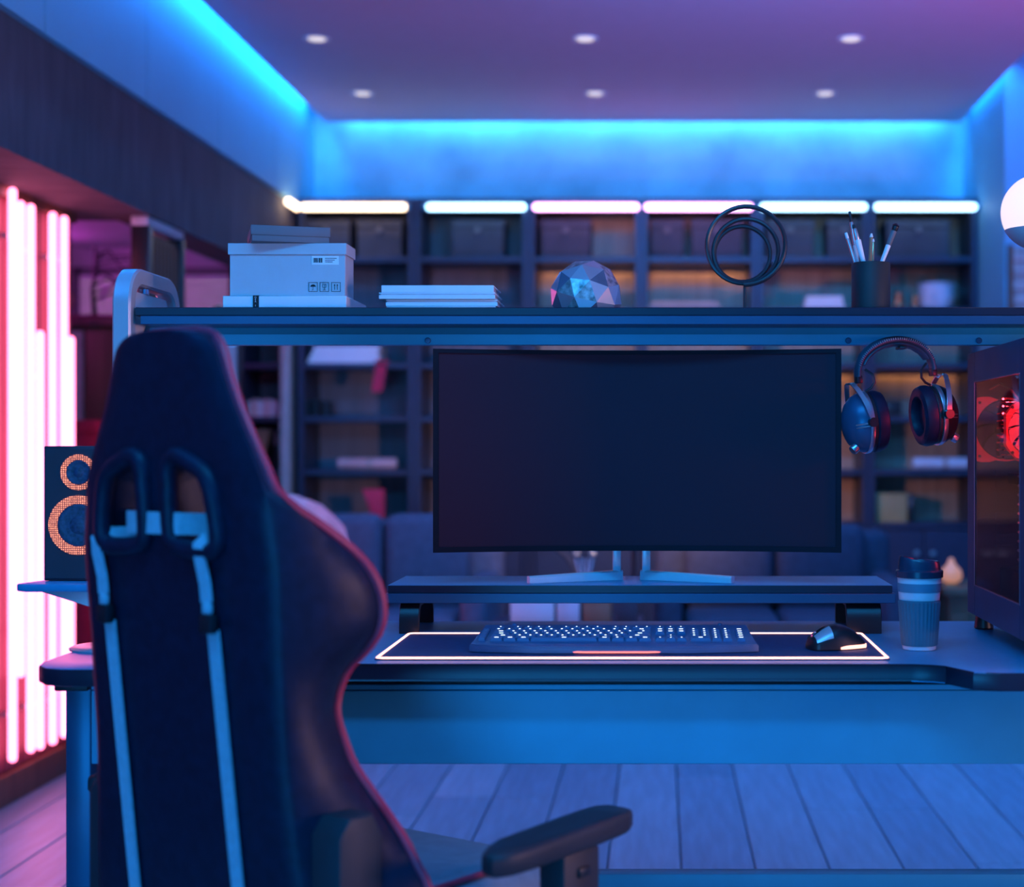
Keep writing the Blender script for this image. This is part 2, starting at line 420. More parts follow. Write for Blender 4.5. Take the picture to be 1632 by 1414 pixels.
obj('body', MB().box(-2.33, -2.03, 5.85, 6.15, 0, 1.17, .006), M['redcloth'], t); obj('lid', MB().box(-2.34, -2.02, 5.84, 6.16, 1.17, 1.22, .006), M['redcloth'], t)

# ================================================================== BACKGROUND: SHELVING
SY = 7.6; SS = SY/FPX
posts = [472, 660, 842, 1022, 1207, 1385, 1561]
PXs = [(p-CX)*SS for p in posts]; PXs[0] = -1.765; PXs[-1] = 1.56
rowsy = [408, 490, 578, 663, 748, 833]
SZ = [CAMZ+(CY-y)*SS for y in rowsy]
unames = ['warm white tube at far left', 'blue-white tube left of the pink tubes', 'left pink tube', 'right pink tube', 'blue-white tube behind the wire coil', 'blue-white tube at far right']
for i in range(6):
    a, b = PXs[i]+.002, PXs[i+1]-.002
    t = thing('shelving_unit', 'dark open shelving unit below the '+unames[i], 'shelving', ((a+b)/2, 7.8, 0), group='shelving along the back wall')
    for x0, x1 in ((a, a+.028), (b-.028, b)): obj('side_panel', MB().box(x0, x1, SY, 7.98, .0, 2.32, .003, 1), M['cabmetal'], t)
    obj('top', MB().box(a, b, SY+.003, 7.98, 2.285, 2.335, .003, 1), M['cabmetal'], t)
    obj('back_panel', MB().box(a+.028, b-.028, 7.95, 7.975, .1, 2.285), M['walnut'] if i >= 2 else M['cabback'], t)
    for q in range(4 if i >= 2 else 3):                      # vertical boards of the back
        n = 4 if i >= 2 else 3
        ww = (b-a-.06)/n
        obj('back_board', MB().box(a+.03+q*ww+.002, a+.03+(q+1)*ww-.002, 7.944, 7.95, .76, 2.28, .001, 1), M['walnut'] if i >= 2 else M['cabback'], t)
    for k, z in enumerate(SZ):
        obj('shelf', MB().box(a+.028, b-.028, SY+.006, 7.944, z-.03, z-.002, .003, 1), M['cabmetal'], t)
    for s in (0, 1):
        d0 = a+.03+s*(b-a-.06)/2
        dr_ = obj('door', MB().box(d0+.002, d0+(b-a-.06)/2-.002, SY-.012, SY+.006, .1, SZ[-1]-.035, .003, 1), M['cabmetal'], t)
        kx = d0+((b-a-.06)/2-.04 if s == 0 else .04)
        obj('knob', MB().lathe([(.006, 0), (.006, .015), (.014, .022), (.012, .03), (.001, .032)], (kx, SY-.012, .6), (0, -1, 0), 14), M['silver'], dr_)
    obj('plinth', MB().box(a, b, SY+.03, 7.98, 0, .1), M['plastic'], t)
    if i in (2, 3): obj('led_strip', MB().box(a+.05, b-.05, 7.905, 7.915, SZ[0]-.036, SZ[0]-.030), M['e_amber'], t); obj('led_cover', MB().box(a+.03, b-.03, 7.888, 7.892, SZ[0]-.050, SZ[0]-.030), M['cabmetal'], t)
    if i in (4, 5): obj('led_strip', MB().box(a+.05, b-.05, 7.905, 7.915, SZ[2]-.036, SZ[2]-.030), M['e_amber'], t); obj('led_cover', MB().box(a+.03, b-.03, 7.888, 7.892, SZ[2]-.050, SZ[2]-.030), M['cabmetal'], t)
a, b = -2.055, -1.80
t = thing('shelving_unit', 'narrow open shelving unit under the concrete beam beside the gaming chair', 'shelving', ((a+b)/2, 7.8, 0), group='shelving along the back wall')
obj('side_panel', MB().box(a, a+.02, SY, 7.98, 0, 1.92, .003, 1), M['cabmetal'], t)
obj('side_panel', MB().box(b-.045, b, SY-.02, 7.98, 0, 1.92, .003, 1), M['palegrey'], t, label='pale grey side post')
obj('top', MB().box(a, b-.045, SY+.003, 7.98, 1.89, 1.93), M['cabmetal'], t)
obj('back_panel', MB().box(a+.02, b-.045, 7.95, 7.975, 0, 1.89), M['cabback'], t)
for z in SZ[1:]: obj('shelf', MB().box(a+.02, b-.045, SY+.006, 7.944, z-.03, z-.002, .003, 1), M['cabmetal'], t)
obj('door', MB().box(a+.022, b-.047, SY-.012, SY+.006, .1, SZ[-1]-.035, .003, 1), M['cabmetal'], t)
def tubelight(pa, pb, m, label, yy=330, d=7.57):
    p, q = at(pa, yy, d), at(pb, yy, d); r = .0168
    t = thing('tube_light', label, 'tube light', (p+q)/2, group='tube lights along the shelving top')
    L = (q-p).length
    obj('tube', MB().lathe([(.006, 0), (r*.8, .004), (r, .012), (r, L-.012), (r*.8, L-.004), (.006, L)], p, (1, 0, 0), 14), m, t)
    for c in (p+Vector((-.016, 0, 0)), q): obj('end_cap', MB().cyl(c, c+Vector((.016, 0, 0)), .0165, seg=14), M['panelblue'], t)
tubelight(480, 648, M['e_warm'], 'warm white light tube at the left end of the shelving')
tubelight(680, 838, M['e_blue'], 'blue-white light tube between the warm and the pink tubes')
tubelight(850, 1018, M['e_pink'], 'pink light tube above the faceted ornament')
tubelight(1028, 1199, M['e_pink'], 'pink light tube left of the wire coil')
tubelight(1212, 1381, M['e_blue'], 'blue-white light tube directly right of the wire coil top')
tubelight(1394, 1556, M['e_blue'], 'blue-white light tube at the right end of the shelving')
t = thing('tube_light', 'short warm light tube on the side wall at the shelving corner', 'tube light', (-1.745, 7.42, 2.28), group='tube lights along the shelving top')
obj('tube', MB().cyl((-1.745, 7.33, 2.275), (-1.745, 7.5, 2.275), .0168, seg=14), M['e_warm'], t)
obj('end_cap', MB().cyl((-1.745, 7.5, 2.275), (-1.745, 7.515, 2.275), .019, seg=14), M['copper'], t)
# storage boxes of the top row
for pa, pb, label in ((483, 558, 'grey storage box under the warm tube, left one'), (568, 642, 'grey storage box under the warm tube, right one'),
        (719, 804, 'storage box alone under the left blue tube'), (861, 942, 'storage box under the left pink tube'),
        (1036, 1091, 'storage box under the right pink tube, left one'), (1101, 1184, 'storage box under the right pink tube, behind the wire coil'),
        (1221, 1298, 'storage box right of the wire coil'), (1318, 1374, 'storage box behind the brush tips'), (1412, 1515, 'storage box under the rightmost tube')):
    d = 7.68; a = at(pa, 400, d).x; b = at(pb, 400, d).x; z = SZ[0]-.002
    t = thing('storage_box', label, 'box', ((a+b)/2, d+.12, z), group='storage boxes on the top shelf')
    obj('body', MB().box(a+.004, b-.004, d, d+.24, z, z+.15, .004, 1), M['storage'], t)
    obj('lid', MB().box(a, b, d-.004, d+.244, z+.15, z+.19, .004, 1), M['storage'], t)
    obj('knob', MB().lathe([(.008, 0), (.008, .008), (.017, .014), (.014, .024), (.001, .027)], ((a+b)/2, d, z+.135), (0, -1, 0), 14), M['greyd'], t)
# things lying on the shelves ---------------------------------------------------
def shelfz(y):
    return min(SZ, key=lambda z: abs(z-(CAMZ+(CY-y)*SS)))-.002
def book(x0, x1, y0, y1, z0, z1, m, label, group=None, upright=False):
    t = thing('book', label, 'book', ((x0+x1)/2, (y0+y1)/2, z0), group=group)
    c = .0025
    if upright:
        for a in (x0, x1-c): obj('cover', MB().box(a, a+c, y0, y1, z0, z1), m, t)
        obj('spine', MB().box(x0+c, x1-c, y0, y0+c, z0, z1), m, t)
        obj('pages', MB().box(x0+c, x1-c, y0+c, y1-.004, z0+.002, z1-.003), M['paper'], t)
    else:
        for a in (z0, z1-c): obj('cover', MB().box(x0, x1, y0, y1, a, a+c), m, t)
        obj('spine', MB().box(x0, x1, y0, y0+c, z0+c, z1-c), m, t)
        obj('pages', MB().box(x0+.003, x1-.003, y0+c, y1-.004, z0+c, z1-c), M['paper'], t)
    return t
def roll(pa, pb, y, r, m, label):
    a, b = at(pa, y, 7.72).x, at(pb, y, 7.72).x; z = shelfz(y)+r
    t = thing('paper_roll', label, 'paper roll', ((a+b)/2, 7.72, z-r))
    obj('sheet', MB().lathe([(r*.55, 0), (r*.97, .0), (r, .006), (r, b-a-.006), (r*.97, b-a), (r*.55, b-a)], (a, 7.72, z), (1, 0, 0), 20), m, t)
    obj('core', MB().cyl((a-.003, 7.72, z), (b+.003, 7.72, z), r*.5, seg=14), M['paper'], t)
    obj('ribbon', MB().lathe([(r*1.02, 0), (r*1.05, .004), (r*1.05, .02), (r*1.02, .024)], ((a+b)/2, 7.72, z), (1, 0, 0), 20), M['beige'], t)
roll(540, 632, 748, .028, M['pinkpaper'], 'pink paper roll on the shelf left of the monitor')
roll(1455, 1548, 748, .029, M['ceramic'], 'white paper roll on the shelf below the headphones')
z = shelfz(578)
for k in range(4):
    book(at(492, 0, 7.66).x+.01*k, at(603, 0, 7.66).x+.008*(k % 2), 7.64, 7.86, z+.022*k, z+.022*(k+1)-.001, M['white'],
         'white book, %s of the stack under the shelf left of the monitor' % ('bottom', 'second from bottom', 'second from top', 'top')[k], 'white books stacked on the left shelving')
obj_ = thing('red_cloth', 'red cloth hanging over the shelf edge beside the white book stack', 'cloth', (at(605, 0, 7.59).x, 7.59, 1.45))
x0 = at(600, 0, 7.585).x; x1 = at(617, 0, 7.585).x
cl = MB(); rowsl = []
for j in range(7):
    zz = z+.004-(.0 if j == 0 else .02+.025*(j-1)); yy = 7.585 if j else 7.66
    rowsl.append([(x0+(x1-x0)*i/6-.004*j, yy-.003-.004*math.sin(i*1.8+j*.4), zz) for i in range(7)])
cl.loft(rowsl, closed=False); obj('drape', cl, M['redcloth'], obj_)
cl = MB().box(x0-.01, x1+.005, 7.59, 7.633, z, z+.012, .004); obj('fold', cl, M['redcloth'], obj_)
z = shelfz(663)
for k in range(7):
    a = at(394+7.0*k, 0, 7.66).x
    book(a, a+.0195, 7.66, 7.80, z, z+.075+.006*((k*5) % 3), (M['ceramic'], M['pinkpaper'], M['white'])[k % 3],
         'small pale upright book, number %s from the left beside the gaming chair' % ('one', 'two', 'three', 'four', 'five', 'six', 'seven')[k], 'pale books on the left shelving', True)
for k, pxx in enumerate((486, 499, 516)):
    a = at(pxx, 0, 7.66).x
    book(a, a+.022, 7.66, 7.80, z, z+.085-.004*k, M['plastic'], 'small black upright book on the left shelving, %s of three' % ('left', 'middle', 'right')[k], 'black books on the left shelving', True)
# leaning tan bag and black folder
z = shelfz(748)
t = thing('tan_bag', 'tan leather bag on the shelf behind the gaming chair', 'bag', (at(405, 0, 7.7).x, 7.7, z))
a, b = at(393, 0, 7.68).x, at(432, 0, 7.68).x
obj('body', MB().prism([(a, 7.67, z), (a+.06, 7.67, z), (b, 7.67, z+.19), (a, 7.67, z+.19)], (0, .14, 0), .008), M['tan'], t)
obj('flap', MB().box(a, b-.005, 7.66, 7.82, z+.165, z+.197, .006), M['tan'], t)
t = thing('black_folder', 'black box folder beside the tan bag', 'folder', (at(452, 0, 7.7).x, 7.7, z))
a = at(436, 0, 7.67).x
obj('case', MB().box(a, a+.035, 7.66, 7.88, z, z+.2, .003), M['plastic'], t); obj('label_plate', MB().box(a+.008, a+.027, 7.656, 7.66, z+.12, z+.17), M['greyd'], t)
# right part
z = shelfz(490)
for k in range(3):
    book(at(1281, 0, 7.66).x+.006*k, at(1345, 0, 7.66).x-.004*k, 7.65, 7.82, z+.021*k, z+.021*(k+1)-.001, M['white'],
         'white book, %s of the pile left of the brush cup' % ('bottom', 'middle', 'top')[k], 'white books left of the brush cup')
for k in range(3):
    book(at(1032, 0, 7.66).x+.01*k, at(1148, 0, 7.66).x-.006*k, 7.65, 7.85, z+.012*k, z+.012*(k+1)-.001, M['beige'],
         'thin rosy book, %s of the flat pile below the wire coil' % ('bottom', 'middle', 'top')[k], 'thin books below the wire coil')
t = thing('white_pot', 'white enamel pot with a handle right of the brush cup', 'pot', (at(1492, 0, 7.72).x, 7.72, z))
c = at(1492, 0, 7.72); c.z = z
obj('body', MB().lathe([(.07, 0), (.082, .02), (.088, .115), (.096, .123), (.094, .128), (.08, .125), (.072, .02), (.001, .018)], c, seg=28), M['ceramic'], t)
obj('handle', MB().tube([c+Vector((.02+.05*math.cos(q), -.088-.012*math.sin(q), .07+.045*math.sin(q))) for q in [PI+PI*i/12 for i in range(13)]], .004, 6), M['silver'], t)
for pxx, label, s in ((1432, 'stacked copper balls directly right of the brush cup', 1), (1459, 'small stacked copper balls beside the white pot', .85)):
    c = at(pxx, 0, 7.70); c.z = z
    t = thing('copper_ornament', label, 'ornament', c)
    obj('lower_ball', MB().ball(c+Vector((0, 0, .028*s)), .028*s), M['copper'], t); obj('upper_ball', MB().ball(c+Vector((0, 0, .072*s)), .024*s), M['copper'], t)
z = shelfz(663)
t = thing('camera_box', 'small black box on the shelf between the headphone cups', 'box', (at(1424, 0, 7.7).x, 7.7, z))
a, b = at(1411, 0, 7.66).x, at(1437, 0, 7.66).x
obj('body', MB().box(a, b, 7.66, 7.74, z, z+.075, .004), M['plastic'], t); obj('lid', MB().box(a-.002, b+.002, 7.658, 7.742, z+.06, z+.08, .003), M['softblack'], t)
z = shelfz(833)
t = thing('ochre_box', 'ochre card box on the shelf left of the paper cup lid', 'box', (at(1422, 0, 7.7).x, 7.7, z))
a, b = at(1397, 0, 7.66).x, at(1446, 0, 7.66).x
obj('body', MB().box(a, b, 7.66, 7.86, z, z+.13, .003), M['gold'], t); obj('lid', MB().box(a-.003, b+.003, 7.657, 7.863, z+.12, z+.142, .003), M['gold'], t)
t = thing('black_folder', 'black folder standing against the ochre box', 'folder', (at(1450, 0, 7.7).x, 7.7, z))
obj('case', MB().box(b+.006, b+.03, 7.66, 7.86, z, z+.135, .003), M['plastic'], t); obj('label_plate', MB().box(b+.011, b+.025, 7.656, 7.66, z+.08, z+.115), M['greyd'], t)
# woven screen on the right return wall
t = thing('woven_screen', 'pale woven cane screen on the wall behind the globe lamp', 'screen', (1.92, 7.0, .5))
for k in range(2): obj('cane_panel', MB().box(1.585+.34*k, 1.905+.34*k, 7.02, 7.035, .55, 2.02), M['woven'], t)
for k in range(22): obj('cane_band', MB().box(1.585, 2.245, 7.008, 7.02, .57+.066*k, .57+.066*k+.042, .004, 1), M['woven'], t)
for x in (1.575, 1.905, 2.245): obj('stile', MB().box(x, x+.02, 7.0, 7.035, .5, 2.03), M['brown'], t)

# ================================================================== BACKGROUND: LOUNGE
def sofa(x0, x1, d, label, m, back):
    t = thing('sofa', label, 'sofa', ((x0+x1)/2, d, 0), group='sofas of the lounge')
    obj('base', MB().box(x0+.02, x1-.02, d-.34, d+.30, .12, .30, .03, 3), m, t)
    obj('backrest', MB().box(x0, x1, d+.20, d+.36, .15, back-.03, .05, 3), m, t)
    h = (x1-x0-.24)/2
    for k in range(2):
        a = x0+.12+k*h
        obj('seat_cushion', MB().box(a+.004, a+h-.004, d-.36, d+.14, .30, .46, .04, 3), m, t)
        obj('back_cushion', MB().box(a+.004, a+h-.004, d+.06, d+.21, .44, back, .05, 3), m, t)
    for a in (x0, x1-.11): obj('arm', MB().box(a, a+.11, d-.36, d+.24, .12, .60, .04, 3), m, t)
    for a in (x0+.08, x1-.08):
        for q in (-.28, .28): obj('leg', MB().cyl((a, d+q, 0), (a, d+q, .13), .012, .02, 10), M['plastic'], t)
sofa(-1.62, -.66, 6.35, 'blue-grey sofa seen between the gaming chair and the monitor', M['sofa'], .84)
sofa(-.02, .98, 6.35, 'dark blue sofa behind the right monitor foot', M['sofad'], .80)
# white shell chair
c = at(468, 900, 5.65)
t = thing('shell_chair', 'white moulded shell chair behind the gaming chair', 'chair', (c.x, 5.65, 0), .25)
rows_ = []
for j in range(9):
    q = j/8; z = .44+.50*q; w_ = .24*(1-.35*q**3)*(1 if q < .9 else .72)
    rows_.append([(w_*math.sin(a), .20+.06*q-.14*(1-math.cos(a)), z-(0 if q < .8 else .04*abs(math.sin(a)))) for a in [-1.2+2.4*i/14 for i in range(15)]])
sh = MB(); sh.loft(rows_, closed=False)
r = bmesh.ops.solidify(sh.bm, geom=sh.bm.faces[:], thickness=.022)
obj('shell', sh, M['shell'], t, True)
obj('seat', MB().box(-.22, .22, -.24, .22, .42, .46, .02, 3), M['shell'], t, True)
for x in (-.17, .17):
    for y in (-.18, .18): obj('leg', MB().cyl((x*1.2, y*1.2, 0), (x, y, .43), .009, .014, 10), M['brown'], t, True)
# coffee table with boxes
tb = thing('coffee_table', 'low dark coffee table seen under the monitor riser', 'table', (-.35, 5.78, 0))
obj('top', MB().box(-.62, -.06, 5.56, 5.96, .45, .475, .006), M['cabmetal'], tb)
for x in (-.58, -.10):
    for y in (5.59, 5.93): obj('leg', MB().box(x-.02, x+.02, y-.02, y+.02, 0, .45, .003), M['plastic'], tb)
for pa, pb, h, d, m, label in ((812, 884, .115, 5.60, 'white', 'white box left of the wooden box, seen under the riser'), (886, 925, .13, 5.60, 'ceramic', 'bright white box beside the wooden box under the riser'),
                         (928, 975, .11, 5.60, 'tan', 'tan wooden box in the gap under the riser'), (980, 1016, .115, 5.60, 'storage', 'lilac-grey box right of the tan wooden box')):
    a, b = at(pa, 0, d).x+.003, at(pb, 0, d).x-.003
    t = thing('table_box', label, 'box', ((a+b)/2, d+.09, .475))
    obj('body', MB().box(a, b, d, d+.14, .475, .475+h*.8, .003), M[m], t); obj('lid', MB().box(a-.002, b+.002, d-.002, d+.142, .475+h*.8, .475+h, .003), M[m], t)
# round hoop mirror and reed diffuser
c = at(850, 0, 6.9)
t = thing('hoop_lamp', 'large pale hoop standing behind the left monitor foot', 'hoop', (c.x, 6.9, 0))
obj('ring', MB().tube([(c.x+.20*math.cos(q), 6.9, .50+.20*math.sin(q)) for q in [2*PI*i/40 for i in range(40)]], .013, 8, True), M['storage'], t)
obj('stand', MB().cyl((c.x, 6.9, .02), (c.x, 6.9, .30), .012, seg=10), M['plastic'], t); obj('base', MB().lathe([(.11, 0), (.11, .015), (.02, .025), (.001, .026)], (c.x, 6.9, 0), seg=24), M['plastic'], t)
c = at(932, 0, 5.86)
t = thing('reed_diffuser', 'reed diffuser with pale sticks between the monitor feet', 'diffuser', (c.x, 5.86, .475))
obj('bottle', MB().lathe([(.03, 0), (.034, .01), (.034, .10), (.015, .13), (.015, .15), (.001, .15)], (c.x, 5.86, .475), seg=20), M['cabmetal'], t)
for k, dx in enumerate((-.035, -.012, .012, .03)): obj('reed', MB().cyl((c.x, 5.86, .56), (c.x+dx, 5.86+.01*(k % 2), .70), .004, seg=6), M['ceramic'], t)
t = thing('added_spotlight', 'added black floor spotlight turned to the shelving behind the monitor', 'lamp', (-.09, 5.64, 0))  # added lamp hidden by the monitor, gives the shelves warm light
obj('base', MB().lathe([(.12, 0), (.12, .012), (.02, .02), (.001, .02)], (-.09, 5.64, 0), seg=28), M['plastic'], t)
obj('pole', MB().cyl((-.09, 5.64, .015), (-.09, 5.64, 1.12), .009, seg=12), M['plastic'], t)
obj('head', MB().lathe([(.001, -.09), (.03, -.085), (.05, -.03), (.06, .06), (.056, .06), (.045, -.02), (.001, -.02)], (-.09, 5.64, 1.16), (0, 1, -.12), 24), M['plastic'], t)
obj('lens', MB().lathe([(.001, .030), (.050, .030), (.050, .026), (.001, .026)], (-.09, 5.64, 1.16), (0, 1, -.12), 24), M['e_spot'], t)
l = bpy.data.lights.new('added_spotlight_beam', 'SPOT'); l.energy = 42; l.color = (1, .60, .52); l.spot_size = 1.75; l.spot_blend = .8; l.shadow_soft_size = .05
o = bpy.data.objects.new('added_spotlight_beam', l); COL.objects.link(o); o.location = (-.09, 5.72, 1.15); o.rotation_euler = (math.radians(83), 0, 0)
# side board with peach lamp, right
sb = thing('sideboard', 'low brown sideboard behind the paper cup', 'sideboard', (1.35, 6.2, 0))
obj('body', MB().box(1.12, 1.62, 6.0, 6.4, .08, .545), M['brown'], sb); obj('top', MB().box(1.10, 1.64, 5.98, 6.42, .545, .575, .004), M['brown'], sb)
for k in range(6): obj('slat', MB().box(1.13+.08*k, 1.19+.08*k, 5.985, 6.0, .1, .47, .003, 1), M['brown'], sb)
for x in (1.15, 1.59): obj('leg', MB().box(x-.02, x+.02, 6.05, 6.35, 0, .08), M['plastic'], sb)
c = at(1516, 0, 6.1)
t = thing('pear_lamp', 'glowing peach pear-shaped glass lamp on the sideboard', 'lamp', (c.x, 6.1, .575))
obj('foot', MB().lathe([(.03, 0), (.03, .008), (.02, .012), (.001, .0125)], (c.x, 6.1, .575), seg=20), M['gold'], t)
obj('glass_body', MB().lathe([(.02, .012), (.036, .02), (.043, .040), (.038, .062), (.022, .078), (.013, .092), (.010, .106), (.001, .109)], (c.x, 6.1, .575), seg=24), M['e_peach'], t)
# black lamp and grey screen behind the chair head
c = at(352, 0, 6.4)
t = thing('folding_screen', 'pale grey fabric screen behind the gaming chair headrest', 'screen', (c.x, 6.4, 0))
obj('fabric', MB().box(c.x-.19, c.x+.07, 6.4, 6.42, .1, 1.6, .005), M['palegrey'], t); obj('frame', MB().box(c.x-.2, c.x-.19, 6.39, 6.43, 0, 1.62).box(c.x+.07, c.x+.085, 6.39, 6.43, 0, 1.62), M['plastic'], t)
p = at(386, 578, 6.1)
t = thing('floor_lamp', 'black floor lamp with tilted head behind the chair headrest', 'lamp', (p.x-.14, 6.1, 0))
obj('pole', MB().tube([(p.x-.14, 6.1, 0), (p.x-.14, 6.1, 1.62), (p.x-.10, 6.1, 1.66)], .009), M['plastic'], t)
obj('base', MB().lathe([(.11, 0), (.11, .015), (.02, .03), (.001, .03)], (p.x-.14, 6.1, 0), seg=24), M['plastic'], t)
obj('shade', MB().lathe([(.02, 0), (.028, .03), (.034, .16), (.028, .16), (.02, .03), (.001, .03)], (p.x-.10, 6.1, 1.665), (.55, -.25, -.9), 20), M['plastic'], t)
obj('glint_disc', MB().lathe([(.012, 0), (.03, .004), (.026, .01), (.001, .012)], Vector((p.x-.10, 6.1, 1.665))+Vector((.55, -.25, -.9)).normalized()*.155, (.55, -.25, -.9), 18), M['lampglint'], t)  # blue highlight of the lamp head, put in as a small glowing disc
# red ornaments low on the left shelving
z = SZ[5]-.002
a, b = at(592, 0, 7.66).x, at(616, 0, 7.66).x
t = thing('red_ribbon', 'red ribbon banner hanging on the lower shelf left of the monitor', 'ribbon', (a, 7.62, z))
obj('bow', MB().prism([(a-.035, 7.59, z+.165), (b, 7.59, z+.165), (b, 7.59, z), (a+.02, 7.59, z), (a-.005, 7.59, z+.09)], (0, .018, 0), .004), M['redcloth'], t)
obj('tail', MB().box(a+.012, b-.01, 7.574, 7.582, z-.14, z+.01, .002), M['redcloth'], t)

# ================================================================== DESK
DZ = .7503
dk = thing('gaming_desk', 'dark blue gaming desk with a hutch shelf on rounded metal frames', 'desk', (.1, 2.95, 0))
def arc(c, r, a0, a1, n): return [(c[0]+r*math.cos(a0+(a1-a0)*i/n), c[1]+r*math.sin(a0+(a1-a0)*i/n)) for i in range(n+1)]
outl = [(-1.06, 3.30), (1.27, 3.30), (1.27, 2.60)] + arc((1.21, 2.60), .06, 0, -PI/2, 5) + [(.56, 2.54), (.535, 2.542), (.515, 2.548), (.485, 2.64-.012), (.465, 2.64), (.43, 2.65), (-.70, 2.65), (-.735, 2.645), (-.755, 2.63), (-.785, 2.592), (-.81, 2.585)] + [(-.99, 2.585)] + [(-1.025, 2.60), (-1.05, 2.635), (-1.06, 2.68)]
top = MB().prism([(x, y, DZ-.03) for x, y in outl], (0, 0, .03), .004, 2)
tt = obj('tabletop', top, [M['deskblack'], M['deskedge']], dk)
for p_ in tt.data.polygons:
    if p_.normal.z < .75: p_.material_index = 1  # shade painted on the sides, set against the lit top
obj('under_frame', MB().box(-1.0, 1.2, 2.72, 3.24, DZ-.048, DZ-.031), M['plastic'], dk)
PY = 2.70
PZ0, PZ1 = CAMZ-(1218-CY)*PY/FPX, CAMZ-(1091-CY)*PY/FPX
obj('front_panel', MB().box(-.985, 1.2, PY, PY+.018, PZ0, PZ1-.0105, .0012, 1), M['panelblue'], dk, label='blue metal panel below the desktop')
obj('front_rail', MB().box(-.985, 1.2, PY, PY+.018, PZ1-.0095, PZ1, .001, 1), M['panelblue'], dk)
for sx, xx in ((-1, -1.026), (1, 1.225)):
    obj('mounting_plate', MB().box(xx-.024, xx+.035, 2.70, 3.2, DZ-.055, DZ-.031, .003), M['plastic'], dk)
    for y in (2.75, 3.17): obj('leg', MB().box(xx-.023, xx+.023, y, y+.06, .06, DZ-.055, .004), M['deskmetal'], dk)
    obj('foot', MB().box(xx-.035, xx+.035, 2.62, 3.30, .0, .06, .008), M['deskmetal'], dk)
obj('cross_bar', MB().box(-1.0, 1.2, 2.94, 2.98, .270, .312, .003), M['panelblue'], dk)
# hutch: rounded inverted-U side frames
def uframe(xc):
    y0, y1, zt, r, th = 3.02, 3.34, 1.473, .075, .034
    def path(i):
        a, b, t_, rr = y0+i, y1-i, zt-i, max(r-i, .02)
        return [(a, DZ if i == 0 or True else 0)] + [(a+rr-rr*math.cos(q), t_-rr+rr*math.sin(q)) for q in [PI/2*k/8 for k in range(9)]] + \
               [(b-rr+rr*math.sin(q), t_-rr+rr*math.cos(q)) for q in [PI/2*k/8 for k in range(9)]] + [(b, DZ)]
    po, pi = path(0), path(th)
    hw, be = .018, .004
    rows_ = []
    for (yo, zo), (yi, zi) in zip(po, pi):
        o_, n_ = Vector((yo, zo)), Vector((yi, zi)); dirv = (n_-o_).normalized()
        ob, ib = o_+dirv*be, n_-dirv*be
        rows_.append([(xc-hw+be, o_.x, o_.y), (xc+hw-be, o_.x, o_.y), (xc+hw, ob.x, ob.y), (xc+hw, ib.x, ib.y),
                      (xc+hw-be, n_.x, n_.y), (xc-hw+be, n_.x, n_.y), (xc-hw, ib.x, ib.y), (xc-hw, ob.x, ob.y)])
    return MB().loft(rows_)
for xc in (-1.044, 1.262):
    obj('hutch_frame', uframe(xc), M['postmetal'], dk)
    sgn = 1 if xc < 0 else -1
    sp = obj('side_panel', MB().prism([(xc-.012, 3.056, .8), (xc-.012, 3.302, .8), (xc-.012, 3.302, 1.39), (xc-.012, 3.275, 1.428), (xc-.012, 3.056, 1.428)], (.02, 0, 0), .003), M['grey'], dk)
    obj('inlay', MB().prism([(xc+sgn*.0085, 3.056, .83), (xc+sgn*.0085, 3.285, .83), (xc+sgn*.0085, 3.285, 1.375), (xc+sgn*.0085, 3.262, 1.406), (xc+sgn*.0085, 3.056, 1.406)], (sgn*.004, 0, 0), .001), M['grey'], sp)
    obj('clip_bolt', MB().cyl((xc, 3.15, 1.428), (xc, 3.15, 1.438), .012, seg=12), M['chrome'], sp)
obj('shelf_board', MB().box(-1.023, 1.242, 3.037, 3.335, 1.3755, 1.392, .0015, 1), M['deskedge'], dk)
obj('shelf_lip', MB().box(-1.010, 1.242, 3.03, 3.335, 1.358, 1.3750, .0012, 1), M['deskmetal'], dk)
obj('shelf_rail', MB().prism([(-1.02, 3.118, 1.358), (-1.02, 3.112, 1.3445), (-1.02, 3.106, 1.3440), (-1.02, 3.106, 1.3235), (-1.02, 3.14, 1.3235), (-1.02, 3.14, 1.358)], (2.26, 0, 0), .0008, 1), M['panelblue'], dk)
for px in (682, 1352, 1560):
    c = at(px, 543, 3.106)
    b_ = obj('bolt', MB().lathe([(.0062, 0), (.0062, .002), (.005, .0035), (.001, .0038)], c, (0, -1, 0), 16), M['deskmetal'], dk)

# ================================================================== MONITOR RISER + MONITOR
RZ = CAMZ-.2736
rs = thing('monitor_riser', 'dark blue monitor riser shelf on two curved metal feet', 'monitor stand', (-.03, 3.18, DZ))
obj('board', MB().box(-.536, .462, 3.073, 3.292, RZ-.0155, RZ, .0015, 1), M['deskblack'], rs)
obj('front_edge_shade', MB().box(-.535, .461, 3.0715, 3.0728, RZ-.0150, RZ-.0008), M['deskedge'], rs)  # shaded front of the board, darkness put into the colour
obj('lip', MB().box(-.540, .467, 3.067, 3.295, RZ-.0355, RZ-.0160, .0012, 1), M['deskmetal'], rs)
for xa, xb in ((-.513, -.474), (.371, .440)):
    mb = MB()
    outer = [(3.072, DZ), (3.073, DZ+.030), (3.079, DZ+.050), (3.092, RZ-.036), (3.26, RZ-.036), (3.274, DZ+.05), (3.279, DZ+.03), (3.28, DZ)]
    inner = [(3.27, DZ), (3.269, DZ+.03), (3.26, DZ+.046), (3.25, RZ-.042), (3.105, RZ-.042), (3.092, DZ+.046), (3.085, DZ+.03), (3.083, DZ)]
    obj('foot', mb.prism([(xa, y, z) for y, z in outer+inner], (xb-xa, 0, 0), .001, 1), M['plastic'], rs)

